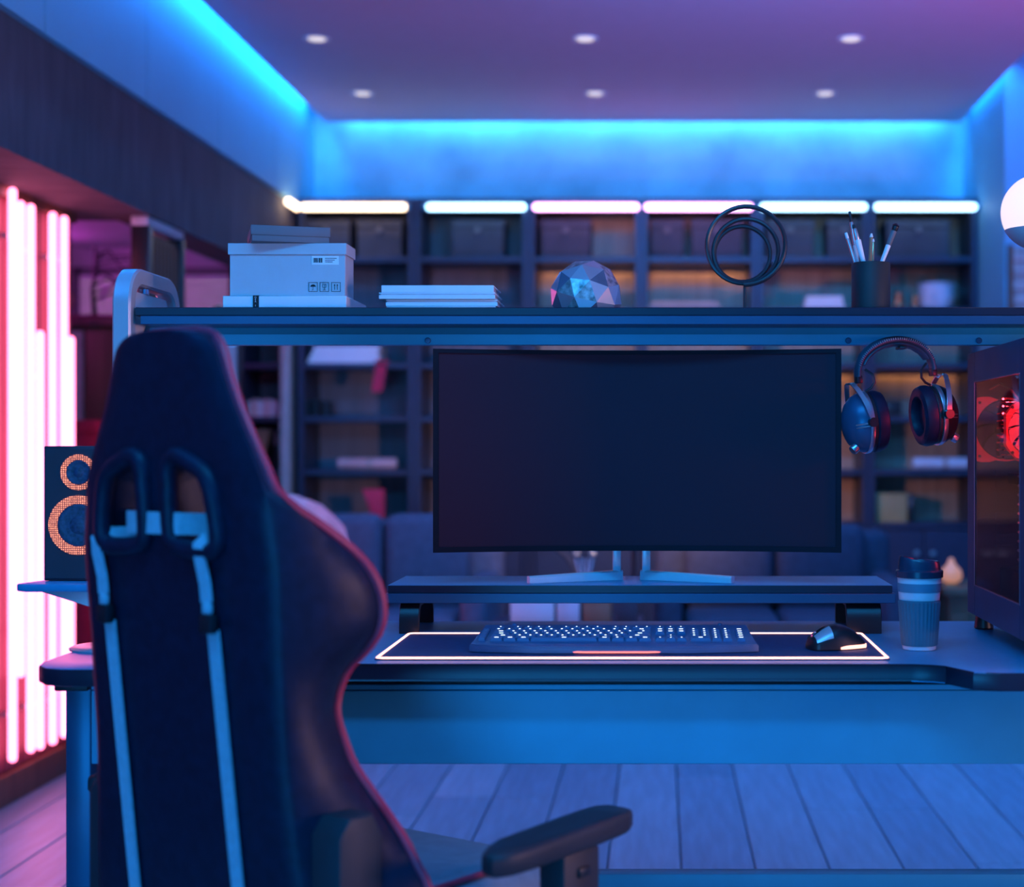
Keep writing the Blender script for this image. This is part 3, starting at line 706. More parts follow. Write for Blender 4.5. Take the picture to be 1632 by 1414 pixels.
# curved monitor
MY, MR = 3.125, 1.45                       # middle of the screen and radius of the curve
mx0, mx1 = (690-CX)*3.065/FPX, (1341-CX)*3.065/FPX
mz1, mz0 = CAMZ+(CY-556)*3.07/FPX, CAMZ-(881-CY)*3.07/FPX
mc = (mx0+mx1)/2; hw = (mx1-mx0)/2
mo = thing('curved_monitor', 'wide curved black monitor switched off on the riser', 'monitor', (mc, 3.17, RZ))
def cy(x, off=0): return MY-(MR-math.sqrt(MR*MR-(x-mc)**2))+off
def curved(x0, x1, z0, z1, o0, o1, n=32):
    rows_ = []
    for i in range(n+1):
        x = x0+(x1-x0)*i/n
        rows_.append([(x, cy(x, o0), z0), (x, cy(x, o0), z1), (x, cy(x, o1), z1), (x, cy(x, o1), z0)])
    return MB().loft(rows_)
bz = .0105
body = curved(mx0, mx1, mz0, mz1, .004, .028)
es = [e for e in body.bm.edges if (e.verts[0].co-e.verts[1].co).length > .2 or abs(e.verts[0].co.x-e.verts[1].co.x) < 1e-5 and abs(e.verts[0].co.z-e.verts[1].co.z) > .2 and e.is_boundary]
obj('housing', body, M['plastic'], mo)
for nm, bb in (('bezel_top', (mx0, mx1, mz1-bz*.75, mz1)), ('bezel_bottom', (mx0, mx1, mz0, mz0+bz)), ('bezel_side', (mx0, mx0+bz, mz0+bz, mz1-bz*.75)), ('bezel_side', (mx1-bz, mx1, mz0+bz, mz1-bz*.75))):
    obj(nm, curved(*bb, -.003, .004, 32 if 'side' not in nm else 2), M['bezel'], mo)
obj('screen', curved(mx0+bz, mx1-bz, mz0+bz, mz1-bz*.75, .001, .004), M['screen'], mo)
obj('rear_bulge', MB().box(mc-.16, mc+.16, MY+.026, MY+.075, (mz0+mz1)/2-.12, (mz0+mz1)/2+.12, .02, 3), M['plastic'], mo)
for s, pxa in ((-1, 983), (1, 1030)):
    xa = (pxa-CX)*3.19/FPX
    obj('stand_post', MB().box(xa-.0085, xa+.0085, 3.185, 3.20, RZ+.004, mz0+.10, .002), M['footchrome'], mo)
    tip = at(842 if s < 0 else 1168, 928, 3.11)
    p0 = Vector((xa, 3.192, RZ+.010)); p1 = Vector((tip.x, 3.112, RZ+.006))
    dv = (p1-p0).normalized(); sd = dv.cross(Vector((0, 0, 1))).normalized()
    rows_ = []
    for p, hh in ((p0-dv*.01, .017), (p0+(p1-p0)*.5, .014), (p1, .011)):
        b0 = Vector((p.x, p.y, RZ+.0005))
        rows_.append([b0-sd*.009, b0+sd*.009, b0+sd*.009+Vector((0, 0, hh)), b0+sd*.006+Vector((0, 0, hh+.003)), b0-sd*.006+Vector((0, 0, hh+.003)), b0-sd*.009+Vector((0, 0, hh))])
    obj('stand_foot', MB().loft(rows_), M['footchrome'], mo)
obj('stand_bridge', MB().box((983-CX)*3.19/FPX-.01, (1030-CX)*3.19/FPX+.01, 3.2, 3.206, mz0+.05, mz0+.10, .002), M['plastic'], mo)

# ================================================================== DESK MAT, KEYBOARD, MOUSE
MT = DZ+.003
dm_ = thing('desk_mat', 'dark desk mat with a glowing coral border', 'desk mat', (-.045, 2.87, DZ))
obj('cloth', MB().box(-.492, .400, 2.690, 3.052, DZ+.0002, MT, .001, 1), M['mat_'], dm_)
rr = .0027
bp = [(x, y, MT) for x, y in [(-.480, 2.693)] + [(.388, 2.693), (.394, 2.695), (.397, 2.701), (.397, 3.040), (.394, 3.047), (.388, 3.050), (-.480, 3.050), (-.486, 3.047), (-.489, 3.040), (-.489, 2.701), (-.486, 2.695)]]
obj('glow_border', MB().tube(bp, rr, 8, True), M['e_strip'], dm_)

kb = thing('keyboard', 'wide dark blue gaming keyboard with white backlit legends', 'keyboard', (-.08, 2.85, MT))
def ktop(y): return MT+.0125+(y-2.745)*.075
bodyp = [(-.330, 2.958), (.166, 2.958), (.168, 2.90), (.173, 2.80), (.178, 2.775), (.165, 2.768), (.06, 2.748), (-.22, 2.748), (-.325, 2.768), (-.338, 2.775), (-.334, 2.80), (-.330, 2.90)]
mb = MB()
A = [mb.bm.verts.new((x, y, MT+.0015)) for x, y in bodyp]; B = [mb.bm.verts.new((x, y, ktop(y))) for x, y in bodyp]
mb.bm.faces.new(A[::-1]); tf = mb.bm.faces.new(B); mb.bridge(A, B)
bmesh.ops.bevel(mb.bm, geom=list(tf.edges), offset=.0022, segments=2, affect='EDGES')
obj('shell', mb, M['kbody'], kb)
obj('light_bar', MB().tube([(-.196, 2.7555, MT+.0042), (-.13, 2.7465, MT+.0036), (-.02, 2.7465, MT+.0036), (.05, 2.7555, MT+.0042)], .0016, 6), M['e_red'], kb)
for px in (820, 1147): obj('cable_stub', MB().ball((at(px, 0, 2.955).x, 2.958, ktop(2.958)-.0015), .0055, (1, 1, .8), 12, 8), M['kbody'], kb)
U = .0195
keyme, legme = {}, {}
def key(x, y, wk, leg=1):
    k = round(wk, 2)
    if k not in keyme:
        w_ = wk*U-.0028; h_ = U-.0028
        mk = MB(); rws = []
        for zz, ins in ((0, 0), (.0045, .0005), (.0062, .0022), (.0066, .0034)):
            rws.append([(-w_/2+ins, -h_/2+ins, zz), (w_/2-ins, -h_/2+ins, zz), (w_/2-ins, h_/2-ins, zz), (-w_/2+ins, h_/2-ins, zz)])
        mk.loft(rws); keyme[k] = meshdata('key', mk, M['keycap'], 25)
    o = piece('key', keyme[k], kb, (x, y, ktop(y)-.0006)); o.rotation_euler = (.075, 0, 0)
    if leg:
        if leg not in legme:
            sz = {1: (.0034, .0042), 2: (.0075, .0034), 3: (.0024, .0034)}[leg]
            legme[leg] = meshdata('legend', MB().box(-sz[0]/2, sz[0]/2, -sz[1]/2, sz[1]/2, 0, .0003), M['e_key'])
        l = bpy.data.objects.new('legend', legme[leg]); COL.objects.link(l); l.parent = o
        l.location = (-.0015 if leg == 1 else 0, .001 if leg == 1 else 0, .0066)
R0 = 2.806
lay = [[(1.25, 2), (1.25, 2), (1.25, 2), (6.25, 2), (1.25, 2), (1.25, 1), (1.25, 1), (1.25, 2)],
       [(2.25, 2)]+[(1, 1)]*10+[(2.75, 2)], [(1.75, 2)]+[(1, 1)]*11+[(2.25, 2)], [(1.5, 2)]+[(1, 1)]*12+[(1.5, 1)], [(1, 1)]*13+[(2, 2)],
       [(1, 3)]+[(.65, 0)]+[(1, 3)]*4+[(.62, 0)]+[(1, 3)]*4+[(.73, 0)]+[(1, 3)]*4]
for r_, row in enumerate(lay):
    x = -.305; y = R0+r_*U+(.004 if r_ == 5 else 0)
    for wk, lg in row:
        if lg: key(x+wk*U/2, y, wk, lg)
        x += wk*U
nx = -.305+15.25*U
for c_ in range(3):
    for r_ in (3, 4): key(nx+(c_+.5)*U, R0+r_*U, 1, 2)
    key(nx+(c_+.5)*U, R0, 1, 3)
    key(nx+(c_+.5)*U, R0+5*U+.004, 1, 3)
key(nx+1.5*U, R0+U, 1, 3)
mxn = nx+3.25*U
for c_ in range(4):
    for r_ in range(5):
        if c_ == 0 and r_ == 0: key(mxn+U, R0, 2, 2)
        elif c_ == 1 and r_ == 0: pass
        else: key(mxn+(c_+.5)*U, R0+r_*U, 1, 1)
for r_ in range(5):
    key(mxn+4.75*U, R0+r_*U, .9, 2); key(-.319, R0+.004+r_*U, .75, 0)

# mouse: nose to the left and a little towards the viewer
ms = thing('mouse', 'black computer mouse with a coral glow strip on the mat', 'mouse', (.322, 2.825, MT), 0)
def mouse_sec(s):                       # s along 0 (nose) .. 1 (tail): half width, height
    wv = .031*(math.sin(PI*min(1, .16+.72*s))**.5)
    hv = [.019, .026, .034, .0395, .0425, .0420, .0385, .032, .022, .010]
    q = s*9; i = min(int(q), 8); return wv, hv[i]+(hv[i+1]-hv[i])*(q-i)
rowsm = []
Lm = .108
for j in range(19):
    s = j/18; wv, hv = mouse_sec(s)
    if j == 0: wv *= .72; hv *= .7
    if j == 18: wv *= .6
    rowsm.append([(-Lm/2+Lm*s, -wv*math.copysign(abs(math.cos(a))**.75, math.cos(a)), .002+hv*max(0, math.sin(a))**.72) for a in [PI*i/14 for i in range(15)]])
mrot = Matrix.Rotation(math.radians(20), 4, 'Z')
mo_ = MB().loft(rowsm); mo_.rot(mrot)
obj('shell', mo_, M['plastic'], ms, True, ang=60)
but = []
for j in range(1, 7):
    s = j/18; wv, hv = mouse_sec(s)
    but.append([(-Lm/2+Lm*s-.0006, -wv*math.cos(a)*1.02, .0032+hv*max(0, math.sin(a))**.72*1.02) for a in [PI*(.12+.30*i/8) for i in range(9)]])
mb = MB().loft(but, closed=False); mb.rot(mrot); obj('left_button', mb, M['postmetal'], ms, True, ang=60)
but = [[(x, -y, z) for x, y, z in row] for row in but]
mb = MB().loft(but, closed=False); mb.rot(mrot); obj('right_button', mb, M['postmetal'], ms, True, ang=60)
mb = MB().cyl((-.040, -.0035, .0225), (-.040, .0035, .0225), .0095, seg=18); mb.rot(mrot); obj('wheel', mb, M['chrome'], ms, True)
gl = []
for j in range(8, 19):
    s = j/18; wv, hv = mouse_sec(s)
    if j == 18: wv *= .72
    f = math.sin(PI*min(1, (j-7)/9))**.5 if j < 12 else 1
    gl.append([(-Lm/2+Lm*s, -wv*1.03-.0005, .0022), (-Lm/2+Lm*s, -wv*1.03-.0005, .0022+.0062*f), (-Lm/2+Lm*s, -wv*.9, .0022+.0070*f), (-Lm/2+Lm*s, -wv*.9, .0022)])
mb = MB().loft(gl); mb.rot(mrot); obj('glow_strip', mb, M['e_mouse'], ms, True)

# ================================================================== PAPER CUP
c = Vector((.4745, 2.835, DZ))
cp = thing('travel_cup', 'striped travel cup with dark lid and ribbed sleeve on the desk', 'cup', c)
H = .1345
def cr(h): return .0300+(.0400-.0300)*h/H
obj('cup_body', MB().lathe([(.028, .0004), (cr(0), .002)]+[(cr(h), h) for h in (.02, .06, .1, H)]+[(.034, H), (.026, .01), (.001, .008)], c, seg=48), M['ceramic'], cp)
n = 64; rows_ = []
for h, g in ((.0085, 0), (.0105, 1), (.05, 1), (.088, 1), (.0895, 1), (.0915, 0)):
    rows_.append([(c.x+(cr(h)+.0012+(.0011 if (i % 2 == 0 and h < .0895) else 0)*g)*math.cos(2*PI*i/n), c.y+(cr(h)+.0012+(.0011 if (i % 2 == 0 and h < .0895) else 0)*g)*math.sin(2*PI*i/n), c.z+h) for i in range(n)])
obj('sleeve', MB().loft(rows_, cap=False), M['sleeve'], cp, ang=20)
obj('stripe', MB().lathe([(cr(.106), .106), (cr(.106)+.0007, .1062), (cr(.122)+.0007, .1218), (cr(.122), .122)], c, seg=48), M['teal'], cp)
lid = MB().lathe([(.040, H-.003), (.0428, H-.002), (.0432, H+.009), (.0415, H+.011), (.0388, H+.0115), (.0382, H+.013), (.0365, H+.026), (.0345, H+.029), (.032, H+.028), (.03, H+.0245), (.001, H+.0245)], c, seg=48)
for v in lid.bm.verts:                      # raised drinking edge on one side
    if v.co.z > c.z+H+.02: v.co.z += .008*max(0, -(v.co.x-c.x)/.036)-.002*max(0, (v.co.x-c.x)/.036)
obj('lid', lid, M['lid'], cp)
obj('sip_hole', MB().ball(c+Vector((-.022, -.004, H+.0275)), .006, (1.2, .7, .3), 12, 8), M['ink'], cp)

# ================================================================== SHELF THINGS
ZS = 1.392
def sh(px, y, d):
    p = at(px, y, d); return p
# flat white box
fx0, fx1 = at(355, 0, 3.06).x, at(552, 0, 3.06).x
t = thing('flat_box', 'flat white card box at the bottom of the box pile', 'box', ((fx0+fx1)/2, 3.16, ZS))
obj('tray', MB().box(fx0+.001, fx1-.001, 3.062, 3.265, ZS, ZS+.012, .001), M['greyd'], t)
obj('lid', MB().box(fx0, fx1, 3.06, 3.267, ZS+.0015, ZS+.0245, .0012, 1), M['white'], t)
bx = at(408, 0, 3.06).x
bd = obj('paper_band', MB().box(bx-.0058, bx+.0058, 3.0585, 3.06, ZS+.0015, ZS+.0252).box(bx-.0058, bx+.0058, 3.0585, 3.267, ZS+.0246, ZS+.0254), M['ink'], t, label='narrow black paper band')
# vertical lettering of the band
def text(name, s, size, loc, rot, m, parent, ext=.0001):
    cu = bpy.data.curves.new(name, 'FONT'); cu.body = s; cu.size = size; cu.extrude = ext; cu.align_x = 'CENTER'; cu.align_y = 'CENTER'
    tmp = bpy.data.objects.new(name, cu); COL.objects.link(tmp)
    bpy.context.view_layer.update()
    me = bpy.data.meshes.new_from_object(tmp.evaluated_get(bpy.context.evaluated_depsgraph_get()))
    bpy.data.objects.remove(tmp); bpy.data.curves.remove(cu)
    me.name = name; me.materials.clear(); me.materials.append(m)
    o = bpy.data.objects.new(name, me); COL.objects.link(o); o.parent = parent
    o.location = Vector(loc)-ORG[parent.name]; o.rotation_euler = rot
    return o
for k_, ch_ in enumerate('OEA I'):
    if ch_ != ' ': text('lettering', ch_, .0048, (bx-.0006, 3.0583, ZS+.0212-.0040*k_), (PI/2, 0, 0), M['white'], bd)
# grey carton
gz = ZS+.0255
gx0, gx1 = at(363, 0, 3.07).x, at(552, 0, 3.07).x
gt = thing('grey_carton', 'grey lidded carton with shipping symbols, middle of the box pile', 'box', ((gx0+gx1)/2, 3.12, gz))
obj('body', MB().box(gx0+.003, gx1-.003, 3.074, 3.158, gz, gz+.0905, .0008, 1), M['grey'], gt)
obj('lid', MB().box(gx0, gx1, 3.070, 3.162, gz+.0815, gz+.104, .0008, 1), M['grey'], gt)
f = 3.0735
lb0, lb1 = at(497, 422, f), at(540, 408, f)
lb = obj('shipping_label', MB().box(lb0.x, lb1.x, f-.0004, f, lb0.z, lb1.z), M['white'], gt, label='small white barcode label')
bars = MB(); x = lb0.x+.003
for k, wv in enumerate((.0012, .0030, .0026, .0012, .0030, .0028)):
    bars.box(x, x+wv, f-.0006, f-.0004, lb0.z+.004, lb1.z-.004); x += wv+.0008
obj('barcode', bars, M['ink'], lb)
ln = MB()
for k in range(3): ln.box(lb0.x+.026, lb1.x-.004-.004*k, f-.0006, f-.0004, lb1.z-.0055-.0035*k, lb1.z-.0042-.0035*k)
obj('print_lines', ln, M['ink'], lb)
def icon(px, kind):
    a, b = at(px-7.3, 465, f), at(px+7.3, 450, f); c_ = (a+b)/2; y = f-.0004; wv = .0009
    m_ = MB()
    m_.box(a.x, b.x, y, f, a.z, a.z+wv).box(a.x, b.x, y, f, b.z-wv, b.z).box(a.x, a.x+wv, y, f, a.z, b.z).box(b.x-wv, b.x, y, f, a.z, b.z)
    def poly(ps): m_.prism([(c_.x+p[0], y, c_.z+p[1]) for p in ps], (0, .0004, 0))
    if kind == 0:      # umbrella
        poly([(.0054*math.cos(q), .0005+.0046*math.sin(q)) for q in [PI*i/10 for i in range(11)]])
        m_.box(c_.x-.0004, c_.x+.0004, y, f, c_.z-.0058, c_.z+.001); m_.box(c_.x-.0022, c_.x, y, f, c_.z-.0062, c_.z-.0054)
    elif kind == 1:    # fragile glass with a crack
        m_.box(c_.x-.004, c_.x-.0032, y, f, c_.z-.0005, c_.z+.0056).box(c_.x+.0032, c_.x+.004, y, f, c_.z-.0005, c_.z+.0056)
        m_.box(c_.x-.004, c_.x+.004, y, f, c_.z+.0050, c_.z+.0057).box(c_.x-.0033, c_.x+.0033, y, f, c_.z-.0012, c_.z-.0004)
        m_.box(c_.x-.0005, c_.x+.0005, y, f, c_.z-.0055, c_.z-.001).box(c_.x-.003, c_.x+.003, y, f, c_.z-.0062, c_.z-.0054)
        poly([(.0012, .005), (-.0008, .003), (.0010, .0022), (-.0004, 0), (.0002, 0), (.0020, .0025), (.0002, .0032), (.0022, .005)])
    else:              # this way up
        for s in (-.0026, .0026):
            poly([(s-.0005, -.0056), (s+.0005, -.0056), (s+.0005, .0028), (s+.0019, .0028), (s, .0058), (s-.0019, .0028), (s-.0005, .0028)])
    o = obj(('umbrella_symbol', 'fragile_symbol', 'upright_symbol')[kind], m_, M['ink'], gt)
icon(499, 0); icon(517, 1); icon(535.5, 2)
# small dark box, turned
t = thing('small_box', 'small dark grey lidded box lying turned on top of the pile', 'box', (-.795, 3.033, gz+.104), math.radians(17))
obj('body', MB().box(.002, .150, .002, .178, .0003, .016, .001), M['greyd'], t, True)
obj('lid', MB().box(0, .152, 0, .180, .0125, .0315, .001), M['greyd'], t, True)
# white books beside
zz = ZS
specs = [(616, 790, .004, 0, 'lowest'), (615, 793, .013, .002, 'second from bottom'), (604, 789, .013, -.004, 'third from bottom'), (608, 787, .014, .0, 'topmost')]
for pa, pb, th, sft, nm in specs:
    d0 = 3.06+sft
    a, b = at(pa, 0, d0).x, at(pb, 0, d0).x
    bk = thing('white_book', 'white hardback, %s of the flat pile on the hutch shelf' % nm, 'book', ((a+b)/2, d0+.08, zz), group='white books on the hutch shelf')
    cth = .0028 if th > .005 else .0012
    for q in (zz, zz+th-cth): obj('cover', MB().box(a, b, d0, d0+.135, q, q+cth, .0004, 1), M['white'], bk)
    obj('spine', MB().box(a, b, d0-.0012, d0+.0006, zz+.0002, zz+th*.62 if nm != 'topmost' else zz+th, .0004, 1), M['white'], bk)
    obj('pages', MB().box(a+.003, b-.003, d0+.001, d0+.131, zz+cth, zz+th-cth), M['paper'], bk)
    zz += th+.0004
# faceted metal ball
c = at(934, 472, 3.11)
mb = MB(); bmesh.ops.create_icosphere(mb.bm, subdivisions=2, radius=.0725)
mb.rot(Matrix.Rotation(.35, 4, 'Z') @ Matrix.Rotation(.25, 4, 'X') @ Matrix.Rotation(.15, 4, 'Y'))
# back to plain flat facets, levelled at the foot
cut = -(c.z-ZS)
r = bmesh.ops.bisect_plane(mb.bm, geom=mb.bm.verts[:]+mb.bm.edges[:]+mb.bm.faces[:], plane_co=(0, 0, cut), plane_no=(0, 0, -1), clear_outer=True)
bmesh.ops.contextual_create(mb.bm, geom=[e for e in mb.bm.edges if e.is_boundary])
for v in mb.bm.verts: v.co += c
gm = [mat('facet_'+n_, cc, rg, metal=mt_, var=vv, scale=sc_) for n_, cc, rg, mt_, vv, sc_ in (('bright', (.7, .72, .78), .3, .8, .05, 30), ('satin', (.45, .45, .52), .45, .5, .05, 30), ('worn', (.42, .42, .42), .4, .6, .7, 70), ('dark', (.14, .14, .2), .5, .3, .1, 30))]
fo = obj('faceted_ball', mb, gm, ang=5)
for k, p in enumerate(fo.data.polygons): p.material_index = (k*7+k//3) % 4; p.use_smooth = False
tag(fo, 'faceted metal ball ornament resting on the hutch shelf', 'ornament')
# wire coil sculpture
t = thing('wire_coil', 'black coiled wire sculpture on a thin rod', 'sculpture', (at(1187, 0, 3.14).x, 3.14, ZS))
pts = []
turns = [(1185, 388, 66.5, 66), (1186, 393, 56.5, 56), (1183, 404, 44, 43), (1185, 400, 50, 50)]
N = 120
for i in range(N+1):
    q = i/N*3.0; k = min(int(q), 2); fr = q-k
    fr_ = fr*fr*(3-2*fr)
    A_, B_ = [(1185, 388, 68, 66.5), (1185.5, 395, 57, 57), (1183, 405, 44.5, 44.5), (1183, 405, 44.5, 44.5)][k:k+2] if k < 3 else (None, None)
    e = [A_[j]+(B_[j]-A_[j])*fr_ for j in range(4)]
    an = -PI/2+2*PI*fr
    pts.append(at(e[0]+e[2]*math.cos(an), e[1]-e[3]*math.sin(an), 3.14+.0)+Vector((0, .010*(q/3-.5), 0)))
obj('coil', MB().tube(pts, .0046, 8), M['darkwire'], t)
obj('rod', MB().cyl((at(1187, 0, 3.14).x, 3.14, ZS+.002), (at(1187, 0, 3.14).x, 3.14, at(0, 452, 3.14).z), .0032, seg=10), M['darkwire'], t)
obj('base', MB().lathe([(.03, 0), (.03, .0015), (.004, .004), (.001, .004)], (at(1187, 0, 3.14).x, 3.14, ZS), seg=24), M['darkwire'], t)
# brush cup with its six pens
c = at(1388, 0, 3.10); c.z = ZS
t = thing('pencil_cup', 'black cylindrical cup holding brushes and pencils', 'pencil cup', c)
hh = (488-414)*3.1/FPX+.001
obj('cup', MB().lathe([(.037, 0), (.0385, .0015), (.0385, hh-.001), (.0378, hh), (.0355, hh), (.0352, .005), (.001, .005)], c, seg=48), M['softblack'], t)
obj('base_pad', MB().lathe([(.034, -.0), (.034, .0006), (.001, .0006)], c+Vector((0, 0, .0051)), seg=32), M['greyd'], t)
def stick(px0, px1, ytip, rb, parts, label, cat, dy):
    """parts: list of (fraction0, fraction1, radius0, radius1, material, name) from the cup floor to the tip"""
    tip = at(px1, ytip, 3.10+dy); mid = at(px0, 414, 3.10+dy)
    low = mid+(mid-tip)*.55
    u = (tip-low)
    th_ = thing(cat.replace(' ', '_'), label, cat, low, group='brushes and pencils in the cup')
    for f0, f1, r0, r1, m_, nm in parts:
        obj(nm, MB().lathe([(r0*.9, 0), (r0, .001), (r1, (u*(f1-f0)).length-.001), (r1*.75, (u*(f1-f0)).length)], low+u*f0, u, 14), m_, th_)
S, C_, W_ = M['silver'], M['plastic'], M['white']
stick(1366, 1354, 337, 1, [(0, .55, .003, .0045, W_, 'handle'), (.55, .86, .0038, .0034, S, 'ferrule'), (.86, 1, .0034, .0026, C_, 'bristles')], 'tallest brush with pale handle and dark tip', 'brush', .012)
stick(1375, 1360, 358, 1, [(0, .72, .003, .0068, W_, 'handle'), (.72, .93, .005, .004, S, 'ferrule'), (.93, 1, .004, .003, C_, 'bristles')], 'white wide-handled brush in front of the tallest brush', 'brush', -.006)
stick(1361, 1348, 371, 1, [(0, .86, .003, .0032, S, 'handle'), (.86, 1, .0034, .003, W_, 'cap')], 'slim silver pen leaning left at the cup rim', 'pen', -.012)
stick(1387, 1389, 370, 1, [(0, .88, .0038, .0038, M['tan'], 'barrel'), (.88, .97, .0036, .0018, W_, 'wood_cone'), (.97, 1, .0014, .0005, C_, 'lead')], 'brown pencil standing upright in the cup', 'pencil', .004)
stick(1391, 1392, 379, 1, [(0, .88, .0026, .0026, M['copper'], 'barrel'), (.88, .97, .0024, .0012, W_, 'wood_cone'), (.97, 1, .001, .0004, C_, 'lead')], 'thin copper pencil beside the brown pencil', 'pencil', -.008)
stick(1407, 1429, 357, 1, [(0, .62, .003, .0052, W_, 'handle'), (.62, .88, .0052, .0058, M['greyd'], 'ferrule'), (.88, .96, .0062, .0072, C_, 'bristles'), (.96, 1, .0072, .0045, C_, 'bristle_tip')], 'thick brush with black round bristles leaning right', 'brush', .0)
# globe lamp
c = at(1656, 338, 3.16); R_ = 60*3.16/FPX
t = thing('globe_lamp', 'white opal globe lamp with a grey lower cup on the shelf', 'lamp', (c.x, c.y, ZS))
cut = -.46
a0 = math.asin(cut)
obj('globe', MB().lathe([(R_*math.cos(q), R_*math.sin(q)) for q in [a0+(PI/2-a0)*i/20 for i in range(21)]], c, seg=40), M['e_globe'], t)
obj('cup', MB().lathe([(.012, -R_*1.01)]+[(R_*1.012*math.cos(q), R_*1.012*math.sin(q)) for q in [-1.4+(a0+1.4)*i/10 for i in range(11)]]+[(R_*.98*math.cos(a0), R_*math.sin(a0))], c, seg=40), M['grey'], t)
obj('stem', MB().cyl((c.x, c.y, ZS+.01), (c.x, c.y, c.z-R_), .007, seg=14), M['grey'], t)
obj('base', MB().lathe([(.045, 0), (.045, .008), (.03, .012), (.001, .012)], (c.x, c.y, ZS), seg=32), M['grey'], t)
# ================================================================== HEADPHONES
hc = at(1434, 664, 3.084)
hp = thing('headphones', 'black and silver over-ear headphones hanging under the shelf', 'headphones', (hc.x, hc.y, hc.z))
hp.rotation_euler = (0, math.radians(-6), math.radians(15))
for s in (-1, 1):
    o0 = (s*.066, 0, -.004); ax = (s, 0, 0)
    def L(prof, seg=40): return MB().lathe(prof, o0, ax, seg, sx=.80 if True else 1, sy=1)
    obj('ear_cushion', L([(.034, -.012), (.035, -.022), (.040, -.0275), (.049, -.029), (.057, -.025), (.061, -.015), (.0605, -.004), (.057, -.001), (.03, -.001)]), M['leather'], hp, True)
    obj('ear_mesh', L([(.001, -.011), (.035, -.011), (.035, -.008), (.001, -.008)]), M['softblack'], hp, True)
    obj('seal_ring', L([(.057, -.001), (.0585, .0005), (.0585, .0055), (.055, .0065), (.03, .0065)]), M['plastic'], hp, True)
    obj('silver_ring', L([(.055, .0065), (.0612, .007), (.0618, .009), (.0618, .0145), (.061, .016), (.05, .016)]), M['silver'], hp, True)
    cup = obj('cup', L([(.0595, .016), (.0575, .023), (.052, .034), (.042, .044), (.028, .051), (.012, .0545), (.001, .055)]), M['deskmetal'] if s < 0 else M['plastic'], hp, True)
    cz = -.004
    # yoke: a flat silver arm from the top over each side to the pivots
    for q in (-1, 1):
        path = [Vector((s*(.066+.034-.020*t_), q*(.012+.044*math.sin(t_*PI/2)), cz+.079-.079*t_**1.25)) for t_ in [i/9 for i in range(10)]]
        rows_ = []
        for i, p in enumerate(path):
            tn = (path[min(i+1, 9)]-path[max(i-1, 0)]).normalized(); nn = Vector((0, q, .25)).normalized(); bb = tn.cross(nn).normalized()
            rows_.append([p+bb*.0050+nn*.0012, p-bb*.0050+nn*.0012, p-bb*.0050-nn*.0012, p+bb*.0050-nn*.0012])
        yk = obj('yoke_arm', MB().loft(rows_), M['silver'], hp, True)
        obj('pivot', MB().cyl((s*.0805, q*.050, cz), (s*.0805, q*.0605, cz), .0092, seg=20), M['plastic'], yk, True)
        obj('pivot_bar', MB().tube([(s*.084, q*.0515, cz-.001), (s*.095, q*.046, cz-.002), (s*.107, q*.035, cz-.003), (s*.116, q*.016, cz-.004)], .0016, 6), M['silver'], yk, True)
        obj('pivot_bar', MB().tube([(s*.084, q*.0515, cz-.007), (s*.095, q*.0455, cz-.008), (s*.107, q*.0345, cz-.009), (s*.116, q*.015, cz-.010)], .0012, 6), M['silver'], yk, True)
    obj('yoke_bridge', MB().box(s*.098-.005, s*.098+.005, -.014, .014, cz+.076, cz+.080, .001), M['silver'], hp, True)
    obj('volume_knob', MB().lathe([(.008, 0), (.0095, .001), (.0095, .010), (.0085, .012), (.001, .012)], (s*.103, -.012, cz-.046), (s*.8, -.15, -.55), 18), M['silver'], hp, True)
    bx_ = s*.080
    obj('slider_block', MB().box(bx_-.006, bx_+.006, -.009, .009, .073, .089, .002), M['plastic'], hp, True)
    obj('slider_rod', MB().tube([(bx_, 0, .076), (s*.090, 0, .068), (s*.098, 0, cz+.078)], .0022, 8), M['silver'], hp, True)
    obj('cable', MB().tube([(s*.066, -.004, .100), (s*.052, -.008, .088), (s*.050, -.010, .072), (s*.058, -.008, .062), (s*.070, -.004, .056)], .0026, 8), M['plastic'], hp, True)
band = []
for i in range(31):
    a = PI*i/30
    ctr = Vector((.081*math.cos(a), 0, .086+.066*math.sin(a)**.9)); nn = Vector((math.cos(a)*.9, 0, math.sin(a)+.12)).normalized()
    wd_ = .0175*(.74+.26*math.sin(a)); th_ = .0075*(.8+.2*math.sin(a))
    band.append([ctr+nn*(th_*math.sin(q))+Vector((0, wd_*math.cos(q), 0)) for q in [2*PI*k/14 for k in range(14)]])
obj('headband', MB().loft(band), M['bandleather'], hp, True, ang=60)
pad = []
for i in range(61):
    a = PI*(.12+.76*i/60)
    ctr = Vector((.0735*math.cos(a), 0, .084+.0595*math.sin(a)**.9)); nn = Vector((math.cos(a), 0, math.sin(a))).normalized()
    wob = 1+.16*abs(math.sin(i/60*PI*8))
    pad.append([ctr+nn*(.0048*wob*math.sin(q))+Vector((0, .0135*math.cos(q), 0)) for q in [2*PI*k/12 for k in range(12)]])
obj('head_pad', MB().loft(pad), M['bandleather'], hp, True, ang=60)
stm = MB()
for i in range(3, 48):
    a = PI*(.04+.92*i/50)
    ctr = Vector((.081*math.cos(a), 0, .086+.066*math.sin(a)**.9)); nn = Vector((math.cos(a)*.9, 0, math.sin(a)+.12)).normalized(); wd_ = .0175*(.74+.26*math.sin(a))
    p = ctr+Vector((0, -wd_*1.0, 0)); stm.tube([p+nn*.004, p-nn*.0005], .0006, 4)
obj('stitching', stm, M['silver'], hp, True, kind='stuff')
top_in = hc+Vector((0, 0, .150))
t = thing('headphone_hook', 'black metal hook under the shelf carrying the headphones', 'hook', (hc.x, 3.118, 1.31))
